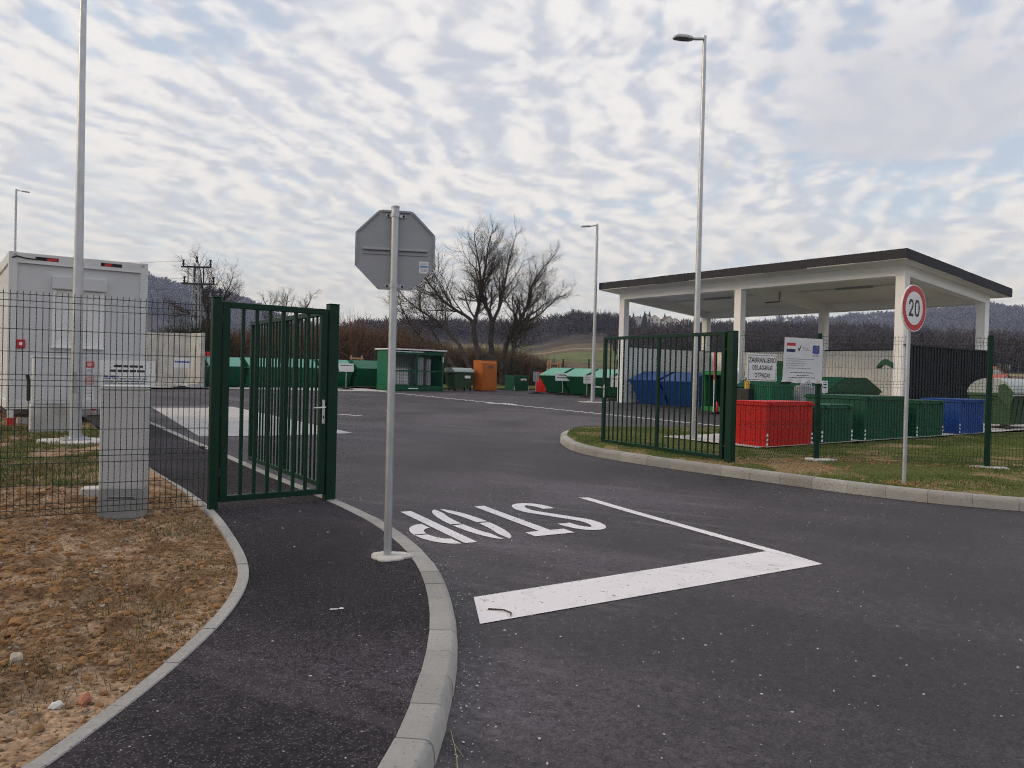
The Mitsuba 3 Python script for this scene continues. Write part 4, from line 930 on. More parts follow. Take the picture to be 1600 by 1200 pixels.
# two blue skips in the pavilion along the end wall
t1, F = skip(*(np.array([5.30, 36.25]) - 1.75 * V * 1.0), 36, 3.1, 1.75, .30, 1.09, 1.50, 'm_blue', 'm_blue', 'blue skip with peaked lid nearest the left end wall of the pavilion', papers=((1.35, .16), (1.70, .2)))
t2, F = skip(*(np.array([6.42, 34.71]) - 1.75 * V), 36, 3.1, 1.75, .28, 1.09, 1.50, 'm_blue', 'm_blue', 'second blue skip, nearer, partly behind the lamp pole', papers=())
t = thing('baling_press', 'bright green framed press with dark opening right of the blue skips', 'machine')
F = Fr(8.25, 31.0, 0, 36); z0 = .27
for x, y in ((0, 0), (1.0, 0), (0, 1.0), (1.0, 1.0)): obj(t, 'frame_post', F.box(x, x + .13, y, y + .13, z0, z0 + 1.42), 'm_framegreen')
obj(t, 'top_frame', F.box(-.02, 1.15, -.02, 1.15, z0 + 1.421, z0 + 1.58, bev=.01), 'm_framegreen'); obj(t, 'base_frame', F.box(-.02, 1.15, -.03, 1.16, z0 + .0, z0 + .17, bev=.01), 'm_framegreen')
[obj(t, 'chamber_wall', m, 'm_skipgreen') for m in (F.box(.14, 1.0, 1.02, 1.05, z0 + .175, z0 + 1.41), F.box(1.06, 1.09, .14, 1.0, z0 + .175, z0 + 1.41))]; obj(t, 'paper_label', F.box(.75, .98, -.032, -.0205, z0 + 1.30, z0 + 1.42), 'm_signwhite')
t = thing('red_sign_stand', 'tall narrow red sign on a thin white pole before the green press', 'sign')
F = Fr(7.50, 29.6, 0, 50); obj(t, 'panel', F.box(-.09, .09, -.02, .02, 1.52, 2.53, bev=.005), 'm_signred'); obj(t, 'pole', tube([F.pt(0, .03, .3), F.pt(0, .03, 2.5)], .018, 8), 'm_signwhite', 40); obj(t, 'foot', F.box(-.2, .2, -.15, .15, .26, .32, bev=.02), 'm_black')
obj(t, 'extinguisher', tube([F.pt(.0, -.1, .32), F.pt(.0, -.1, .36), F.pt(0, -.1, .58), F.pt(0, -.1, .64), F.pt(0, -.1, .70)], [.05, .07, .07, .03, .02], 14), 'm_signred', 40)
# dark green hexagonal skips in front of the pavilion
skip(10.55, 26.6, 36, 3.2, 1.75, .21, 1.03, 1.48, 'm_skipgreen', 'm_skipgreen', 'dark green skip with hexagonal outline behind the largest green container')
skip(9.30, 28.3, 36, 3.2, 1.75, .23, 1.03, 1.48, 'm_skipgreen', 'm_skipgreen', 'dark green skip mostly hidden behind the fence banner')
t = thing('textile_bin', 'green ribbed upright bin showing between the two fence signs', 'container'); F = Fr(10.0, 31.0, 0, 36)
obj(t, 'body', F.box(0, 1.2, 0, 1.0, .25, 2.30, bev=.02), 'm_framegreen')
for k in range(5): obj(t, 'rib', F.box(-.02, -.0005, .1 + k * .18, .15 + k * .18, .4, 2.2), 'm_framegreen')
t = thing('wall_bracket', 'dark green tilted metal bracket on the corner column above the green containers', 'bracket'); F = Fr(*PV.pt(.14, .16)[:2], 0, 126)
pts = [(0, 2.03), (0, 2.20), (.18, 2.27), (.27, 2.33), (.42, 2.24), (.50, 2.14), (.52, 2.07), (.46, 2.06), (.40, 2.12), (.22, 2.15)]
obj(t, 'plate', F(prism(pts, .22)), 'm_skipgreen'); obj(t, 'end_cap', F.box(.44, .56, .03, .19, 2.02, 2.13, bev=.02), 'm_black')

# the three green skips with teal lids, and the red one behind them
b0 = np.array([1.55, 46.4]); d1 = -V
for k, lb in enumerate(('teal lidded green skip at the left end, behind the wider board sign', 'middle teal lidded green skip behind the small square sign', 'teal lidded green skip behind the distant lamp post', 'teal lidded green skip at the right end beside the pavilion')):
    p = b0 + d1 * 2.08 * k - V * 0.0
    z0 = float(zg(p[1]))
    skip(*(p - V * 1.85), 36, 3.3, 1.85, z0, 1.02, 1.48, 'm_skipgreen', 'm_teal', lb, 'green skips with teal lids on the right of the yard')
tub(1.99, 47.9, 36, 1.6, .95, .49, 1.70, 'm_red', 'red steel container peeking out behind the teal lidded skips')
# the row at the left: pointed ends towards the yard
for k in range(5):
    p = np.array([-15.9, 41.9]) + U * 2.12 * k
    z0 = float(zg(p[1] + 1)) + .006
    Fp = p + U * 1.85
    skip(Fp[0], Fp[1], 126, 3.3, 1.85, z0, 1.12, 1.62, 'm_skipgreen' if k in (0,) else 'm_bingreen', 'm_teal' if k < 4 else 'm_bingreen', ['dark green skip at the left end of the left row beside the concrete bay', 'green skip with pale lid seen through the small gate, left', 'green skip with pale lid seen through the small gate, middle', 'green skip with pale lid behind the gate lock', 'green skip with pointed right end just right of the gate post'][k], 'green skips of the left row')

# wheelie bins
def wheelie(x, y, z0, label, lid_m, papers=True, dome=False, w=1.37, d=1.05, h=1.36):
    F = Fr(x, y, z0, 36); t = thing('wheelie_bin', label, 'bin', None)
    hb = 1.02 if not dome else .95
    body = trimesh.convex.convex_hull(np.array([(dx, dy, .17) for dx in (.12, w - .12) for dy in (.12, d - .12)] + [(dx, dy, hb) for dx in (.02, w - .02) for dy in (.02, d - .02)]))
    obj(t, 'body', F(body), 'm_binplastic')
    for k in range(6): xx = .15 + k * (w - .3) / 5; obj(t, 'rib', F(M(np.array([(xx - .02, .10, .2), (xx + .02, .10, .2), (xx + .02, .0, hb - .06), (xx - .02, .0, hb - .06), (xx - .02, .13, .2), (xx + .02, .13, .2), (xx + .02, .03, hb - .06), (xx - .02, .03, hb - .06)]), [[0, 1, 2], [0, 2, 3], [0, 4, 5], [0, 5, 1], [1, 5, 6], [1, 6, 2], [3, 2, 6], [3, 6, 7], [0, 3, 7], [0, 7, 4], [4, 7, 6], [4, 6, 5]])), 'm_binplastic')
    obj(t, 'rim', F.box(-.03, w + .03, -.03, d + .03, hb + .001, hb + .08, bev=.02), 'm_binplastic')
    n = 12
    arc = [(d / 2 - (d / 2 + .03) * math.cos(a), hb + .085 + (.30 if not dome else .42) * math.sin(a)) for a in np.linspace(0, math.pi, n)]
    if not dome: arc = [(-.04, hb + .085), (-.02, hb + .14), (.18, hb + .27), (.40, hb + .33), (d - .1, hb + .33), (d + .02, hb + .28), (d + .03, hb + .085)]
    lid = prism(arc, w + .04); lidv = np.stack([lid.vertices[:, 1] - .02, lid.vertices[:, 0], lid.vertices[:, 2]], 1)
    lm_ = M(lidv, lid.faces[:, ::-1]); lm_.fix_normals(); obj(t, 'lid', F(lm_), lid_m, 30)
    if dome:
        for xx in (-.05, w + .025): obj(t, 'lever_arm', F(M(np.stack([prism([(.05, hb - .35), (.35, hb + .02), (.35, hb + .3), (.2, hb + .35), (-.05, hb + .1)], .025).vertices[:, 1] + xx, prism([(.05, hb - .35), (.35, hb + .02), (.35, hb + .3), (.2, hb + .35), (-.05, hb + .1)], .025).vertices[:, 0], prism([(.05, hb - .35), (.35, hb + .02), (.35, hb + .3), (.2, hb + .35), (-.05, hb + .1)], .025).vertices[:, 2]], 1), prism([(.05, hb - .35), (.35, hb + .02), (.35, hb + .3), (.2, hb + .35), (-.05, hb + .1)], .025).faces[:, ::-1])), 'm_binplastic')
        obj(t, 'handle_bar', tube([F.pt(-.1, -.06, hb + .03), F.pt(w + .1, -.06, hb + .03)], .02, 8), 'm_galvdark', 40)
    for xx in (.12, w - .18):
        for yy in (.16, d - .22): obj(t, 'wheel', F(trimesh.creation.cylinder(.085, .05, sections=16, transform=trimesh.transformations.translation_matrix([xx + .03, yy, .087]) @ trimesh.transformations.rotation_matrix(math.pi / 2, [0, 1, 0]))), 'm_black', 30)
    for xx in (-.03, w - .01): obj(t, 'trunnion', tube([F.pt(xx - .05, d / 2, hb - .06), F.pt(xx + .09, d / 2, hb - .06)], .03, 8), 'm_black', 30)
    if papers: obj(t, 'paper_label', F.box(.72, 1.10, -.012, -.003, .74, .90), 'm_signwhite')
    return t
wheelie(-3.35, 46.3, .475, 'dark green wheelie bin with grey lid between the shelter and the orange cabin', 'm_lidgrey')
wheelie(13.62, 21.75, .30, 'large dark green domed bin behind the fence at the right edge', 'm_lidgrey', papers=False, dome=True, w=1.9, d=1.15)

# green shelter with a caged tank
F = Fr(-6.72, 43.75, .44, 36)
t = thing('tank_shelter', 'green open fronted steel shelter with white roof edge and grille front', 'shelter')
SW, SD, SH = 3.45, 1.5, 2.38
obj(t, 'side_wall', F.box(0, .05, .06, SD, .08, SH - .12), 'm_bingreen'); obj(t, 'side_wall', F.box(SW - .05, SW, .06, SD, .08, SH - .12), 'm_bingreen')
obj(t, 'back_wall', F.box(.051, SW - .051, SD - .05, SD - .001, .08, SH - .12), 'm_greybin')
obj(t, 'floor_tray', F.box(0, SW, 0, SD, .02, .30, bev=.01), 'm_skipgreen')
rf = rawbox(-.12, SW + .12, -.15, SD + .1, SH - .10, SH - .03); obj(t, 'roof', F(rf), 'm_signwhite')
hd = obj(t, 'header', F.box(0, SW, .0, .058, SH - .34, SH - .102), 'm_skipgreen')
for a, b in ((.25, .78), (.82, 1.45), (1.5, 2.1)): obj(hd, 'print_word', F.box(a, b, -.008, -.001, SH - .22, SH - .16), 'm_signwhite')
for x in (.0, SW / 2 - .05, SW - .10): obj(t, 'front_post', F.box(x, x + .10, .001, .057, .301, SH - .341), 'm_skipgreen')
for a, b in ((.101, SW / 2 - .051), (SW / 2 + .051, SW - .101)): obj(t, 'front_rail', F.box(a, b, .01, .05, 1.10, 1.17), 'm_skipgreen')
obj(t, 'grille', [F.box(x, x + .012, .02, .04, .301, SH - .341) for x in np.arange(.2, SW - .12, .14) if abs(x - SW / 2) > .06], 'm_skipgreen', kind='stuff')
obj(t, 'reflector', F.box(.02, .08, -.006, .0, 1.65, 1.95), 'm_signwhite'); obj(t, 'reflector', F.box(SW - .08, SW - .02, -.006, .0, 1.65, 1.95), 'm_signwhite'); obj(t, 'paper_label', F.box(1.2, 1.8, -.006, -.0005, .12, .18), 'm_signwhite')
t = thing('caged_tank', 'white plastic tank in a wire cage inside the green shelter', 'tank')
obj(t, 'tank', F.box(.45, 1.35, .30, 1.15, .36, 1.25, bev=.06), 'm_signwhite')
obj(t, 'cage', [F.box(x, x + .02, .26, .28, .32, 1.3) for x in np.linspace(.42, 1.36, 6)] + [F.box(.42, 1.38, .255, .275, z, z + .02) for z in np.linspace(.36, 1.28, 6)] + [F.box(.40, .42, y, y + .02, .32, 1.3) for y in np.linspace(.28, 1.16, 6)], 'm_galvdark')
for x0, x1, lb in ((1.95, 2.35, 'grey upright drum in the middle of the green shelter'), (2.55, 2.85, 'narrower grey drum at the right of the green shelter')):
    t = thing('storage_drum', lb, 'drum'); obj(t, 'body', F.box(x0, x1, .35, .8, .31, 1.95 - (x0 > 2.4) * .1, bev=.05), 'm_greybin'); obj(t, 'foot', F.box(x0 + .02, x1 - .02, .37, .78, .301, .309), 'm_black')

F = Fr(-1.76, 46.9, .48, 36)
t = thing('textile_cabin', 'orange steel clothing bank with sloping top between two green bins', 'container')
sh = prism([(0, .05), (.95, .05), (.95, 1.80), (.12, 1.80), (0, 1.66)], 1.05); v = sh.vertices
obj(t, 'body', F(M(np.stack([v[:, 1], v[:, 0], v[:, 2]], 1), sh.faces[:, ::-1])), 'm_orange')
obj(t, 'base', F.box(.04, 1.01, .04, .91, .0, .049), 'm_black'); obj(t, 'door', F.box(.09, .97, -.018, -.001, .15, 1.56, bev=.006), 'm_orange')
obj(t, 'roof_edge', F.box(-.02, 1.07, .10, .98, 1.801, 1.83), 'm_orange'); obj(t, 'hatch', F.box(.42, .75, -.035, -.0185, 1.36, 1.50, bev=.005), 'm_roofbrown'); obj(t, 'lock', F.box(.13, .22, -.03, -.0185, .80, .84), 'm_black')
t, F = tub(.12, 49.3, 36, 1.15, .95, .50, 1.42, 'm_skipgreen', 'small green container with pale lids right of the orange cabin', lid=True, lidm='m_bingreen')
obj(t, 'paper_label', F.box(.5, .95, -.016, -.0105, 1.16, 1.26), 'm_signwhite')

# concrete block bay
t = thing('concrete_bay', 'bay of tall grey concrete wall blocks behind the fence left of the small gate', 'wall')
a0, a1, a2 = np.array([-20.9, 43.6]), np.array([-17.2, 42.9]), np.array([-16.05, 41.75])
zc = lambda y: float(zg(y))
for (p, q, n) in ((np.array([-24.0, 43.9]), a0, 3), (a0, a1, 4), (a1, a2, 2)):
    d = (q - p) / n; L = np.linalg.norm(d); dg = math.degrees(math.atan2(d[1], d[0]))
    for k in range(n):
        c = p + d * k; F = Fr(c[0], c[1], zc(c[1]), dg)
        prof = prism([(0, 0), (0, 0), (.01, 0)], .1) if False else None
        ext = extrude(sg.Polygon([(0, 0), (-.9, 0), (-.9, .16), (-.22, .22), (-.14, 2.85), (0, 2.85)]), L - .05); v = ext.vertices
        obj(t, 'block', F(M(np.stack([v[:, 2] + .025, v[:, 0] + .0, v[:, 1] + .006], 1), ext.faces)), 'm_concrete_wall')
t = thing('red_post', 'red post standing behind the left end of the skips', 'post'); obj(t, 'shaft', Fr(-18.2, 47.5, .5, 0).box(-.2, .2, -.1, .1, 0, 1.9, bev=.02), 'm_signred'); 

# young tree guards
def tree_guard(x, y, label, young):
    z0 = .6; F = Fr(x, y, z0, 12); t = thing('tree_guard', label, 'tree guard')
    for dx in (-.32, .32):
        for dy in (-.3, .3): obj(t, 'stake', tube([F.pt(dx, dy, 0), F.pt(dx, dy, 1.85)], .04, 8), 'm_timber', 40)
    for z in (1.62, 1.25):
        for dy in (-.35, .35): obj(t, 'crossbar', F.box(-.42, .42, dy - .02, dy + .02, z, z + .1), 'm_timber')
    obj(t, 'sapling', tube([F.pt(0, 0, 0), F.pt(.02, 0, 1.6), F.pt(0, .02, 2.0 + young)], [.03, .02, .006], 6), 'm_bark', 40)
tree_guard(-9.75, 50.0, 'wooden stake frame round a sapling above the left skips', 1.0)
tree_guard(2.65, 51.0, 'wooden stake frame behind the teal lidded skips', .3)

# grass strip and back fence
obj(None, 'grass_strip', sheet(sg.Polygon([site(16.5, 44.2), site(26.5, 41.55), site(36, 41.0), site(36, 49), site(12, 49)]), .07), 'm_lawn'); tag('grass_strip', 'narrow strip of green grass behind the far bins', kind='structure')
t = thing('mesh_fence', 'low contrast dark mesh fence along the far edge of the yard', 'fence')
fp = [site(a, 46.5) for a in np.arange(-2, 36.1, 2.75)] + [site(36, b) for b in np.arange(43.5, 8, -2.75)]
for k, p in enumerate(fp):
    z = float(zg(p[1])); F = Fr(p[0], p[1], 0, 36); obj(t, 'post', F.box(-.04, .04, -.03, .03, z - .1, z + 2.1), 'm_green')
    if k + 1 < len(fp): obj(t, 'wire_panel', wire_panel(p, fp[k + 1], float(zg(fp[k + 1][1])) - z, z + 2.05, r=.003, pitch=.10), 'm_wire', kind='stuff')

# ---------------------------------------------------------------- electricity mast
t = thing('electricity_mast', 'lattice electricity mast with insulators and a switch rising before the bare tree', 'mast')
MX, MY, MB = -24.6, 62.0, .6
LT = 8.9
def lat(z, s): w = .42 - .26 * z / LT; return np.array([MX + s[0] * w, MY + s[1] * w, MB + z])
p0s, p1s = [], []
cs = [(-1, -1), (1, -1), (1, 1), (-1, 1)]
for c in cs: p0s.append(lat(0, c)); p1s.append(lat(LT, c))
obj(t, 'leg', bars(p0s, p1s, .05, .045, 4), 'm_galvdark')
p0s, p1s = [], []
for k in range(13):
    z0, z1 = k * LT / 13, (k + 1) * LT / 13
    for i in range(4):
        a, b = cs[i], cs[(i + 1) % 4]
        p0s += [lat(z0, a if k % 2 else b)]; p1s += [lat(z1, b if k % 2 else a)]
obj(t, 'bracing', bars(p0s, p1s, .025, .025, 4), 'm_galvdark')
F = Fr(MX, MY, MB, 0)
for z, x0, x1 in ((8.55, -1.1, 1.1), (7.25, -1.0, 1.4)): obj(t, 'crossarm', [F.box(x0, x1, -.08, .08, z, z + .12), F.box(x0, x1, -.3, -.26, z - .02, z + .08)], 'm_black')
for x, z in ((-1.05, 8.67), (0, 8.92), (1.05, 8.67), (-.95, 7.37), (1.3, 7.37)): obj(t, 'insulator', tube([F.pt(x, 0, z), F.pt(x, 0, z + .2), F.pt(x, 0, z + .22), F.pt(x, 0, z + .5)], [.05, .11, .05, .10], 8), 'm_black', 30)
for x in (-.7, -.2, .5): obj(t, 'hanger', [F.box(x, x + .06, -.03, .03, 7.37, 8.55)], 'm_black')
sw = obj(t, 'switchgear', [F.box(.6, 2.1, -.2, -.1, z, z + .1) for z in (6.65, 6.2, 5.8)], 'm_black')
for x in (.75, 1.3, 1.9): obj(sw, 'insulator', tube([F.pt(x, -.15, 5.6), F.pt(x, -.15, 6.95)], .09, 8), 'm_black', 30)
for k, (x, z) in enumerate(((-1.05, 9.0), (-.95, 7.7), (-.6, 6.9))):
    obj(t, 'power_line', tube([F.pt(x - s * 40, -4 * s, z + s * s * 1.2 - s * 2.2) for s in np.linspace(0, 1, 14)], .010, 4), 'm_black')

# ---------------------------------------------------------------- trees
class Tree:
    def __init__(s, seed): s.g = np.random.default_rng(seed); s.p0, s.p1, s.r0, s.r1 = [], [], [], []
    def seg(s, a, b, ra, rb): s.p0.append(a); s.p1.append(b); s.r0.append(ra); s.r1.append(rb)
    def branch(s, p, d, L, r, lev, up):
        n = 4 if lev > 0 else 3
        g = s.g
        for k in range(n):
            d = d + g.normal(0, .10, 3) + np.array([0, 0, up]); d = d / np.linalg.norm(d)
            q = p + d * L / n; r2 = r * (1 - .55 / n) if lev else r * (1 - .8 / n)
            s.seg(p, q, r, r2)
            if lev > 0:
                for _ in range(2 if lev > 1 else 3):
                    if g.random() < .88:
                        a = g.normal(0, 1, 3); a -= a.dot(d) * d; a /= np.linalg.norm(a)
                        ang = g.uniform(.5, 1.0); e = d * math.cos(ang) + a * math.sin(ang)
                        s.branch(q, e, L * g.uniform(.45, .72), max(r2 * .55, .0075), lev - 1, up)
            p, r = q, r2
    def stem(s, pts, r0, r1, lev=2, first=.3, up=.10, L=2.0):
        L *= 1.36
        pts = np.array(pts, float); sN = np.r_[0, np.cumsum(np.linalg.norm(np.diff(pts, axis=0), axis=1))]
        from scipy.interpolate import CubicSpline
        k = max(6, int(sN[-1] / .45)); q = np.linspace(0, sN[-1], k)
        c = np.column_stack([PchipInterpolator(sN, pts[:, i])(q) for i in range(3)]) + s.g.normal(0, .03, (k, 3))
        rr_ = np.linspace(r0, r1, k)
        for i in range(k - 1):
            s.seg(c[i], c[i + 1], rr_[i], rr_[i + 1]); f = q[i] / sN[-1]
            if f > first and i > 0:
                d = c[i + 1] - c[i]; d /= np.linalg.norm(d)
                for _ in range(2 if s.g.random() < .5 else 1):
                    a = s.g.normal(0, 1, 3); a -= a.dot(d) * d; a /= np.linalg.norm(a); ang = s.g.uniform(.5, 1.0)
                    s.branch(c[i], d * math.cos(ang) + a * math.sin(ang), L * s.g.uniform(.55, 1.1) * (1.15 - .5 * f), rr_[i] * .5, lev, up)
        d = c[-1] - c[-2]; d /= np.linalg.norm(d); s.branch(c[-1], d, L * .55, r1, lev, up)
    def build(s, parent, m):
        r = np.array(s.r0); big = r > .035; P0, P1, R0, R1 = map(np.array, (s.p0, s.p1, s.r0, s.r1))
        obj(parent, 'trunk', bars(P0[big], P1[big], R0[big], R1[big], 7), m, 60)
        obj(parent, 'crown', bars(P0[~big], P1[~big], R0[~big], R1[~big], 3), m)
def at(px, py, y):   # a point of the tree's own plane, from measured bearings
    x = (px - 800) / 1250 * y; hz = 585 + .025 * (px - 800)
    return (x + .025 * (hz - py) / 1250 * y * -1, y, EYE + (hz - py) / 1250 * y)
def stems(spec, y): return [at(px, py, y + dy) for px, py, dy in spec]
tr = Tree(11); Y = 57.0
tr.stem(stems([(752, 600, 0), (748, 558, 0), (742, 528, 0), (741, 505, .2), (747, 480, .3), (751, 455, 0), (749, 425, -.3), (745, 395, -.6)], Y), .24, .05, first=.45)
tr.stem(stems([(742, 528, 0), (737, 503, .3), (715, 487, .8), (690, 468, 1.2), (668, 440, 1.5), (650, 424, 1.8)], Y), .14, .04, first=.25)
tr.stem(stems([(755, 600, .1), (769, 558, .5), (766, 528, .4), (768, 505, .2), (757, 478, 0), (752, 462, -.2), (757, 420, -.8), (762, 390, -1)], Y), .26, .05, first=.45)
tr.stem(stems([(769, 505, .2), (783, 470, -.5), (791, 430, -1), (797, 395, -1.2)], Y), .13, .04, first=.15)
t = thing('bare_tree', 'tallest bare many stemmed tree behind the orange cabin', 'tree'); tr.build(t, 'm_bark')
tr = Tree(12)
tr.stem(stems([(784, 600, 0), (786, 558, 0), (800, 520, .3), (815, 497, .5), (824, 472, .6), (831, 446, .4), (846, 422, 0)], Y + 1), .23, .045, first=.35)
tr.stem(stems([(806, 512, .3), (835, 487, 1), (860, 470, 1.4)], Y + 1), .10, .035, first=.2)
tr.stem(stems([(784, 600, 0), (800, 558, -.4), (806, 530, -.5), (816, 510, -.8), (842, 491, -1.2), (862, 474, -1.4)], Y + 1), .18, .04, first=.35, L=1.6)
t = thing('bare_tree', 'bare tree leaning right beside the tallest one', 'tree'); tr.build(t, 'm_bark')
tr = Tree(13)
tr.stem(stems([(738, 600, 0), (725, 555, 0), (705, 525, .4), (682, 502, .8), (655, 484, 1.1), (634, 468, 1.3)], Y - 1), .17, .04, first=.5, L=1.7)
tr.stem(stems([(738, 600, 0), (690, 556, 1.5), (670, 540, 2), (648, 515, 2.3), (632, 492, 2.4), (625, 472, 2.5)], Y - 1), .12, .035, first=.5, L=1.5)
tr.stem(stems([(738, 600, -1), (700, 560, 0), (684, 532, 1), (668, 505, 1), (656, 478, 1), (662, 450, 1)], Y), .11, .03, first=.5, L=1.5)
t = thing('bare_tree', 'bare tree leaning left behind the stop sign', 'tree'); tr.build(t, 'm_bark')
tr = Tree(14)
tr.stem(stems([(332, 610, 0), (330, 550, 0), (326, 505, .3), (318, 465, .3), (315, 432, 0)], 66), .24, .05, first=.35, L=2.1)
tr.stem(stems([(329, 520, 0), (300, 492, 1), (276, 478, 1.5)], 66), .13, .04, first=.2, L=1.9)
tr.stem(stems([(328, 510, 0), (345, 475, -1), (358, 448, -1.4)], 66), .13, .04, first=.2, L=1.8)
t = thing('bare_tree', 'bare tree with round crown behind the electricity mast', 'tree'); tr.build(t, 'm_bark2')
tr = Tree(15)
tr.stem(stems([(452, 610, 0), (450, 550, 0), (448, 510, .3), (446, 478, .3)], 68), .2, .05, first=.4, L=1.3)
tr.stem(stems([(449, 530, 0), (428, 498, 1), (416, 476, 1.5)], 68), .12, .04, first=.2, L=1.2)
tr.stem(stems([(449, 525, 0), (470, 495, -1), (482, 474, -1.4)], 68), .12, .04, first=.2, L=1.2)
t = thing('bare_tree', 'bare tree whose crown rises above the small gate', 'tree'); tr.build(t, 'm_bark2')

def brush(n, px0, px1, r0, r1, hfun, seed, m, name, label, w=.018, kids=5):
    g = np.random.default_rng(seed); az = np.arctan((g.uniform(px0, px1, n) - 800) / 1250); r = g.uniform(r0, r1, n)
    X, Yy = r * np.tan(az), r; pxs = 800 + 1250 * np.tan(az)
    Z = terrain_z(X, Yy); h = hfun(pxs) * g.uniform(.5, .98, n) * (0.8 + 0.35 * meshkit.fbm(np.stack([X / 4, Yy / 4, 0 * X], -1), 2, seed))
    base = np.stack([X, Yy, Z], 1); lean = g.normal(0, .16, (n, 3)); lean[:, 2] = 1; lean /= np.linalg.norm(lean, axis=1, keepdims=True)
    top = base + lean * h[:, None]
    P0, P1, R0 = [base], [top], [np.full(n, w * 1.6)]
    for k in range(kids):
        f = g.uniform(.2, .85, n)[:, None]; s_ = base + (top - base) * f; d = lean + g.normal(0, .45, (n, 3)); d[:, 2] = np.abs(d[:, 2]) * .9 + .2; d /= np.linalg.norm(d, axis=1, keepdims=True)
        P0.append(s_); P1.append(s_ + d * (h * g.uniform(.25, .55, n))[:, None]); R0.append(np.full(n, w))
    R0 = np.concatenate(R0); tag(obj(None, name, bars(np.vstack(P0), np.vstack(P1), R0, R0 * .35, 3), m), label, kind='stuff')
    labels[name]['category'] = 'bushes'
brush(6500, 345, 645, 60, 74, lambda p: np.interp(p, [345, 520, 600, 645], [3.4, 4.2, 4.3, 3.8]), 1, 'm_thicket', 'thicket', 'reddish brown leafless thicket behind the shelter and left skips', w=.022, kids=9)
brush(5200, 600, 900, 62, 80, lambda p: np.interp(p, [600, 700, 800, 860, 900], [4.6, 3.4, 3.0, 2.2, 1.2]), 2, 'm_scrub', 'scrub', 'grey brown leafless scrub round the feet of the bare trees', w=.02, kids=7)
brush(2600, 860, 1650, 70, 120, lambda p: 1.4 + 0 * p, 3, 'm_scrub', 'weeds', 'low brown weeds and brush on the field behind the skips', w=.03, kids=5)
brush(2600, 225, 345, 56, 66, lambda p: np.interp(p, [225, 270, 310, 345], [2.6, 3.7, 4.0, 3.6]), 4, 'm_evergreen', 'hedge', 'dark dense bushes behind the concrete bay', w=.024, kids=9)

def forest(n, px0, px1, r0, r1, h, seed, m, name, label, conif=0.0, w=.20, kids=46, clear=.40):
    g = np.random.default_rng(seed); az = np.arctan((g.uniform(px0, px1, n) - 800) / 1250); r = g.uniform(r0, r1, n)
    X, Yy = r * np.sin(az), r * np.cos(az); kp = meshkit.fbm(np.stack([X / 90, Yy / 90, 0 * X], -1), 3, 17) > clear; pxx = 800 + 1250 * X / Yy; kp &= ~((pxx > 984) & (pxx < 1084) & (Yy > 575) & (Yy < 760)); X, Yy = X[kp], Yy[kp]; n = len(X); Z = terrain_z(X, Yy); hh = h * g.uniform(.5, 1.2, n)
    base = np.stack([X, Yy, Z], 1); V_, F_, c = [], [], 0
    dirs = g.normal(0, 1, (n, kids, 3)); dirs[..., 2] = np.abs(dirs[..., 2]) * 1.1 + .25; dirs /= np.linalg.norm(dirs, axis=2, keepdims=True)
    s0 = base[:, None] + np.array([0, 0, 1.0]) * (hh[:, None, None] * g.uniform(.22, .5, (n, kids, 1)))
    s1 = s0 + dirs * (hh[:, None, None] * g.uniform(.3, .52, (n, kids, 1)))
    sd = np.cross(dirs, g.normal(0, 1, (n, kids, 3))); sd /= np.linalg.norm(sd, axis=2, keepdims=True); ww = w * hh[:, None, None] / 15
    tri_ = np.stack([s0 - sd * ww * .35, s1 - sd * ww, s1 + sd * ww + dirs * ww * 2], 2).reshape(-1, 3)
    tk = np.stack([base - [.3, 0, 0], base + [.3, 0, 0], base + np.array([0, 0, 1]) * (hh * .6)[:, None]], 1).reshape(-1, 3)
    v = np.vstack([tri_, tk]); tag(obj(None, name, M(v, np.arange(len(v)).reshape(-1, 3)), m), label, kind='stuff'); labels[name]['category'] = 'forest'
forest(3300, 520, 1750, 560, 820, 15, 1, 'm_forest', 'hill_forest', 'bare purple brown woodland on the nearer hills')
forest(1500, 955, 1750, 330, 570, 13, 4, 'm_forest', 'valley_woodland', 'bare woodland on the lower slope behind the pavilion')
forest(420, 880, 1000, 520, 720, 15, 3, 'm_forest', 'hillside_copse', 'bare woodland on the round knoll right of the trees', kids=30)
forest(9000, 150, 1750, 1750, 2680, 20, 2, 'm_forest', 'ridge_forest', 'hazy woodland along the far ridges', w=1.5, kids=12, clear=0)
g = np.random.default_rng(9); cn = []
for k in range(70):
    px = g.uniform(985, 1340); r = g.uniform(640, 735); az = math.atan((px - 800) / 1250); x, y = r * math.sin(az), r * math.cos(az); z = float(terrain_z(np.array([x]), np.array([y]))[0]); h = g.uniform(9, 17)
    cn.append(M(np.array([[x + 3.4 * math.cos(a) * h / 14, y + 3.4 * math.sin(a) * h / 14, z + 1] for a in np.arange(7) * 2 * math.pi / 7] + [[x, y, z + h]]), [[i, (i + 1) % 7, 7] for i in range(7)]))
tag(obj(None, 'ridge_conifers', cat(cn), 'm_conifer'), 'dark conifers between the houses on the ridge', 'trees', kind='stuff')

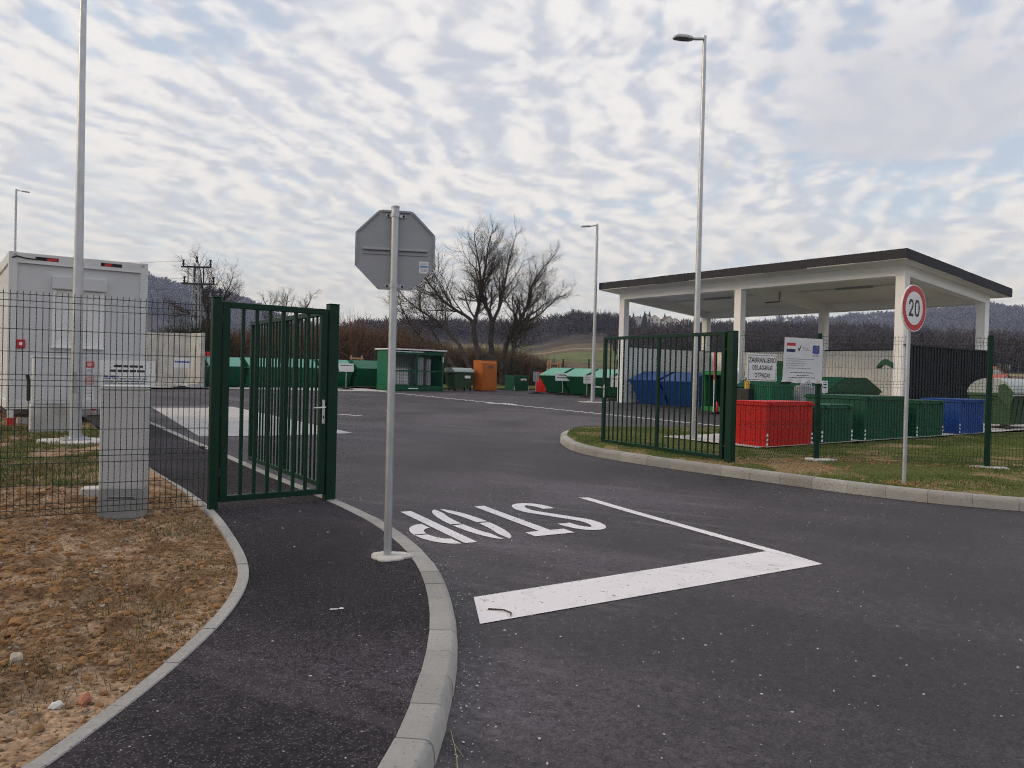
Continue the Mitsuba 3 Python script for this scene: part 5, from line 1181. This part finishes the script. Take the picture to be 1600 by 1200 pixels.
# ---------------------------------------------------------------- distant houses
def house(px, r, w, d, h, deg, roof_m, label, zoff=0, roof_h=None):
    az = math.atan((px - 800) / 1250); x, y = r * math.sin(az), r * math.cos(az); z = float(terrain_z(np.array([x]), np.array([y]))[0]) - 1.0 + zoff
    F = Fr(x, y, z, deg); t = thing('house', label, 'house', 'far white houses on the hills'); rh = roof_h or w * .38
    obj(t, 'wall', F(prism([(-w / 2, 0), (w / 2, 0), (w / 2, h), (0, h + rh), (-w / 2, h)], d)), 'm_housewall')
    o_ = .5
    for s in (-1, 1): obj(t, 'roof', F(prism([(0, h + rh + .25), (s * (w / 2 + o_), h - rh * o_ / (w / 2) + .25), (s * (w / 2 + o_), h - rh * o_ / (w / 2) + .02), (0, h + rh + .02)], d + .8)).apply_translation(F.R @ np.array([0, -.4, 0])), roof_m)
    for i in (-1, 1):
        for zz in (1.2 + 1.0, 1.2 + 3.6):
            if zz + 1.2 < h + .8: obj(t, 'window', F.box(i * w * .24 - .6, i * w * .24 + .6, -.05, -.001, zz, zz + 1.3), 'm_glassdark')
for px, w, lb in ((994, 8, 'leftmost white house on the ridge seen left of the pavilion column'), (1007, 11, 'large white house on the ridge under the pavilion roof'), (1020, 9, 'white house on the ridge beside conifers'), (1043, 10, 'white house on the ridge right of the conifers'), (1052, 8, 'small white house on the ridge near the lamp pole'), (1072, 10, 'white house on the ridge just left of the lamp pole')):
    house(px, 655, w, 9, 6, g.uniform(-25, 25), 'm_roofbrown', lb, 4.0)
house(1590, 150, 7, 10, 2.6, 70, 'm_rooftile', 'red roofed house at the right edge behind the fence', -1.9, 1.7)
house(1572, 230, 5, 7, 2.8, 20, 'm_rooftile', 'smaller red roofed house left of the large red roof', -1.5, 1.6)
house(1555, 260, 5, 6, 2.6, 0, 'm_rooftile', 'small white house right of the dark end wall', 0)
house(1165, 420, 10, 9, 4, 10, 'm_roofbrown', 'white house behind the fence mesh above the no dumping sign', -3)

# ---------------------------------------------------------------- small stuff on the ground
def lumps(P, size, seed, flat=.7):
    g = np.random.default_rng(seed); n = len(P)
    ico = trimesh.creation.icosphere(subdivisions=0); v0, f0 = np.array(ico.vertices), np.array(ico.faces)
    sc = size[:, None, None] * g.uniform(.6, 1.3, (n, 12, 1)) * np.stack([g.uniform(.7, 1.3, n), g.uniform(.7, 1.3, n), g.uniform(.5, .9, n) * flat / .7], 1)[:, None]
    a = g.uniform(0, 6.28, n); R = np.zeros((n, 3, 3)); R[:, 0, 0] = np.cos(a); R[:, 0, 1] = -np.sin(a); R[:, 1, 0] = np.sin(a); R[:, 1, 1] = np.cos(a); R[:, 2, 2] = 1
    v = np.einsum('nij,nkj->nki', R, v0[None] * sc) + P[:, None]
    return M(v.reshape(-1, 3), (np.arange(n)[:, None, None] * 12 + f0[None]).reshape(-1, 3))
def soil_points(n, seed, ymin=1.8, ymax=8.6, power=1.0):
    g = np.random.default_rng(seed); out = []
    while len(out) < n:
        y = g.uniform(ymin, ymax); x = edge_x(y) - .03 - g.random() ** power * 3.6
        if x < -0.66 * y - .4: continue
        dens = .5 + .5 * (meshkit.fbm(np.array([[x * 1.1, y * 1.1, 0]]), 3, 31)[0] > .5) + (.5 if x < edge_x(y) - 1.6 else 0)
        if g.random() < dens: out.append((x, y))
    P = np.array(out); return np.column_stack([P, soil_z(P[:, 0], P[:, 1])])
tag('rubble', 'crumbly clods and stones scattered over the bare soil', 'rubble', kind='stuff')
for k, (n, m, lo, hi) in enumerate(((5200, 'm_stone0', .005, .020), (2600, 'm_stone1', .005, .030), (900, 'm_stone2', .004, .018), (3000, 'm_stone3', .004, .017))):
    P = soil_points(n, 50 + k); s_ = lo + (hi - lo) * np.random.default_rng(k).random(n) ** 3; P[:, 2] += s_ * .15
    obj('rubble', 'clods', lumps(P, s_, 60 + k), m, kind='stuff')
P = soil_points(260, 70); s_ = np.random.default_rng(3).uniform(.022, .052, len(P)); P = P[P[:, 0] < edge_x(P[:, 1]) - 1.0]; s_ = s_[:len(P)]; P[:, 2] += s_ * .1
obj('rubble', 'clods', lumps(P, s_, 71), 'm_stone1', kind='stuff')
P = soil_points(80, 72); s_ = np.random.default_rng(4).uniform(.02, .042, len(P)); P[:, 2] += s_ * .1
obj('rubble', 'clods', lumps(P, s_, 73), 'm_stone0', kind='stuff')
g = np.random.default_rng(33); L_ = []
for a, b, n in ((P1, P2, 260), (P2, P3, 420), (P3, P3 + 2.5 * np.array([.97, -.245]), 260)):
    f = g.random(n)[:, None]; L_.append(a + (b - a) * f + g.normal(0, .16, (n, 2)))
L_.append(np.array([SX, SY]) + g.normal(0, .20, (260, 2))); L_.append(np.array([4.6, 12.2]) + g.normal(0, .3, (160, 2)))
P = np.vstack(L_); P = P[shapely.contains_xy(lawn_poly.buffer(-.1), P[:, 0], P[:, 1])]; P = np.column_stack([P, lawn_z(P[:, 0], P[:, 1])]); s_ = .008 + .03 * g.random(len(P)) ** 3
h_ = len(P) // 2
obj('rubble', 'clods', lumps(P[:h_ * 2:2], s_[:h_ * 2:2], 81), 'm_stone1', kind='stuff'); obj('rubble', 'clods', lumps(P[1:h_ * 2:2], s_[1:h_ * 2:2], 82), 'm_stone0', kind='stuff')
for x, y, s, m, lb in ((-1.77, 3.36, .022, 'm_brick', 'reddish brick fragment lying near the edging'), (-1.86, 3.31, .018, 'm_grit', 'small white stone left of the brick fragment')):
    tag(obj(None, 'stone', lumps(np.array([[x, y, float(soil_z(np.array([x]), np.array([y]))[0]) + s * .6]]), np.array([s * 1.6]), int(x * -100), .8), m), lb, 'stone')
x, y = -2.27, 3.70; F = Fr(x, y, float(soil_z(np.array([x]), np.array([y]))[0]) + .01, 120); tag(obj(None, 'stone', F.box(-.05, .05, -.025, .025, 0, .045, bev=.01), 'm_stone2'), 'pale brick shaped stone at the left in the soil', 'stone')

def blades(P, h, w, seed, m, name, parent=None, curve=.5):
    g = np.random.default_rng(seed); n = len(P); a = g.uniform(0, 6.28, n); d = np.stack([np.cos(a), np.sin(a), 0 * a], 1); s_ = np.stack([-np.sin(a), np.cos(a), 0 * a], 1)
    b = P; mid = P + d * (h * .18 * curve)[:, None] + np.array([0, 0, 1.0]) * (h * .55)[:, None]; top = P + d * (h * .6 * curve)[:, None] + np.array([0, 0, 1.0]) * (h * .92)[:, None]
    W = (w)[:, None]
    v = np.stack([b - s_ * W, b + s_ * W, mid + s_ * W * .8, mid - s_ * W * .8, top], 1).reshape(-1, 3)
    f = np.array([[0, 1, 2], [0, 2, 3], [3, 2, 4]]); obj(parent, name, M(v, (np.arange(n)[:, None, None] * 5 + f[None]).reshape(-1, 3)), m, kind='stuff')
tag('grass', 'short grass blades growing over the lawn and in tufts on the soil', 'grass', kind='stuff')
g = np.random.default_rng(5)
def lawn_pts(n, seed, thr=.55, inv=False):
    g = np.random.default_rng(seed); out = np.zeros((0, 2))
    while len(out) < n:
        q = np.column_stack([g.uniform(1, 18, n), 9 + (g.random(n) ** 1.4) * 12]); q = q[shapely.contains_xy(lawn_poly.buffer(-.02), q[:, 0], q[:, 1])]
        f = meshkit.fbm(np.stack([q[:, 0] * .8, q[:, 1] * .8, 0 * q[:, 0]], -1), 3, 77); keep = (f > thr) if inv else (f < thr + g.uniform(-.05, .05, len(q)))
        out = np.vstack([out, q[keep]])
    out = out[:n]; return np.column_stack([out, lawn_z(out[:, 0], out[:, 1]) - .004])
P = lawn_pts(90000, 1); blades(P, g.uniform(.02, .055, len(P)), g.uniform(.0018, .0034, len(P)), 2, 'm_grassblade', 'lawn_blades', 'grass')
P = lawn_pts(26000, 2); blades(P, g.uniform(.02, .05, len(P)), g.uniform(.0018, .0034, len(P)), 3, 'm_grassdark', 'lawn_blades', 'grass')
P = lawn_pts(11000, 3, .52, True); blades(P, g.uniform(.015, .05, len(P)), g.uniform(.0018, .003, len(P)), 4, 'm_drygrass', 'lawn_blades', 'grass', 1.1)
# tufts on the soil
def soil_grass(n, seed, ymin, ymax, centers=None, spread=.12):
    g = np.random.default_rng(seed)
    if centers is None:
        y = g.uniform(ymin, ymax, n); x = edge_x(y) - .05 - g.random(n) * 5.5
        f = meshkit.fbm(np.stack([x * .7, y * .7, 0 * x], -1), 3, 91); k = f > .41; x, y = x[k], y[k]
    else:
        c = np.array(centers)[g.integers(len(centers), size=n)]; x = c[:, 0] + g.normal(0, spread, n); y = c[:, 1] + g.normal(0, spread, n); k = x < edge_x(y) - .02; x, y = x[k], y[k]
    return np.column_stack([x, y, soil_z(x, y) - .005])
P = soil_grass(62000, 1, 8.6, 15); blades(P, g.uniform(.03, .08, len(P)), g.uniform(.002, .004, len(P)), 12, 'm_grassblade', 'soil_tufts', 'grass')
P = soil_grass(16000, 2, 8.2, 16); blades(P, g.uniform(.03, .09, len(P)), g.uniform(.002, .004, len(P)), 13, 'm_drygrass', 'soil_tufts', 'grass', 1.0)
tufts = [(-3.1, 7.25), (-2.85, 7.0), (-2.75, 6.7), (-3.4, 7.2), (-2.62, 6.9), (-2.95, 6.6), (-2.4, 4.75), (-2.1, 4.85), (-2.0, 4.6), (-2.05, 4.4), (-2.12, 3.52), (-2.05, 3.45), (-2.7, 5.2), (-1.95, 5.6), (-2.3, 5.9), (-3.55, 7.3), (-2.9, 7.4), (-1.78, 4.3), (-1.85, 3.9)]
P = soil_grass(2600, 3, 0, 0, tufts, .16); blades(P, g.uniform(.02, .06, len(P)), g.uniform(.0010, .0020, len(P)), 14, 'm_grassdark', 'soil_tufts', 'grass', 1.2)
P = soil_grass(2600, 4, 0, 0, tufts + [(-2.2, 5.3), (-2.5, 6.2), (-2.1, 5.1), (-2.6, 5.6), (-2.3, 4.2)], .25); blades(P, g.uniform(.02, .07, len(P)), g.uniform(.0008, .0016, len(P)), 15, 'm_drygrass', 'soil_tufts', 'grass', 1.6)
P = soil_points(5200, 99, 1.8, 8.4); blades(P, g.uniform(.012, .045, len(P)), g.uniform(.0008, .0016, len(P)), 16, 'm_drygrass', 'soil_tufts', 'grass', 1.6)

# loose grit on the asphalt, a few bigger chips near the kerb
g = np.random.default_rng(21); n = 9000
q = np.column_stack([g.uniform(-3, 9, n), 2.2 + g.random(n) ** 1.3 * 9]); onfoot = shapely.contains_xy(foot_poly, q[:, 0], q[:, 1])
kb = KL[::6]; dmin = np.min(np.linalg.norm(q[:, None] - kb[None], axis=2), axis=1)
road_ok = (q[:, 0] > np.interp(q[:, 1], KL[::-1][:, 1], KL[::-1][:, 0]) + .03) & ~shapely.contains_xy(lawn_poly.buffer(.25), q[:, 0], q[:, 1])
road_ok &= (g.random(n) < .25 + .75 * np.exp(-dmin / .5))
keep = onfoot & (g.random(n) < .22) | road_ok
q, onfoot = q[keep], onfoot[keep]; s_ = .0022 + .0062 * g.random(len(q)) ** 5
P = np.column_stack([q, zg(q[:, 1]) + np.where(onfoot, .096, 0) + s_ * .4])
kc = KL[(KL[:, 1] > 2.2) & (KL[:, 1] < 8.5)]; i_ = g.integers(1, len(kc) - 1, 650); nn_ = NL[(KL[:, 1] > 2.2) & (KL[:, 1] < 8.5)][i_]
e_ = kc[i_] + nn_ * (.012 + np.abs(g.normal(0, .11, (650, 1)))) + g.normal(0, .02, (650, 2)); k_ = e_[:, 0] > kc[i_][:, 0] + .012; e_ = e_[k_]; es = .0018 + .005 * g.random(len(e_)) ** 4
P = np.vstack([P, np.column_stack([e_, zg(e_[:, 1]) + es * .4])]); s_ = np.r_[s_, es]
tag(obj(None, 'grit', lumps(P, s_, 22), 'm_grit'), 'loose pale grit on the asphalt', 'grit', kind='stuff')
t = tag(obj(None, 'twig', cat([tube([(-.115, 5.10, .012), (-.02, 5.075, .016)], [.006, .005], 6), tube([(-.02, 5.075, .016), (.03, 5.03, .012), (.028, 4.965, .010)], [.005, .005, .003], 6)]), 'm_twig', 40), 'bent dark twig on the left end of the stop line', 'twig')
tag(obj(None, 'straw', cat([tube([(-.222, 3.36, .006), (-.20, 3.22, .022), (-.178, 3.08, .03), (-.165, 2.95, .018), (-.168, 2.82, .005)], .0014, 5), tube([(-.195, 3.2, .024), (-.155, 3.13, .006)], .001, 5)]), 'm_straw', 40), 'dry grass stalk lying on the road at the kerb foot', 'grass stalk')
tag(obj(None, 'leaf', cat([lumps(np.array([[-1.02, 4.72, .10]]), np.array([.022]), 9, .1), lumps(np.array([[-.98, 4.74, .10]]), np.array([.016]), 10, .1)]), 'm_signwhite'), 'scrap of pale litter on the footpath', 'litter')

# ---------------------------------------------------------------- the air
scene['haze'] = {'type': 'cube', 'to_world': T4().translate([0, 0, 199]).scale([4200, 4200, 201]), 'bsdf': {'type': 'null'}, 'interior': {'type': 'ref', 'id': 'haze_air'}}
tag('haze', 'pale winter haze over the valley', 'haze', kind='stuff')
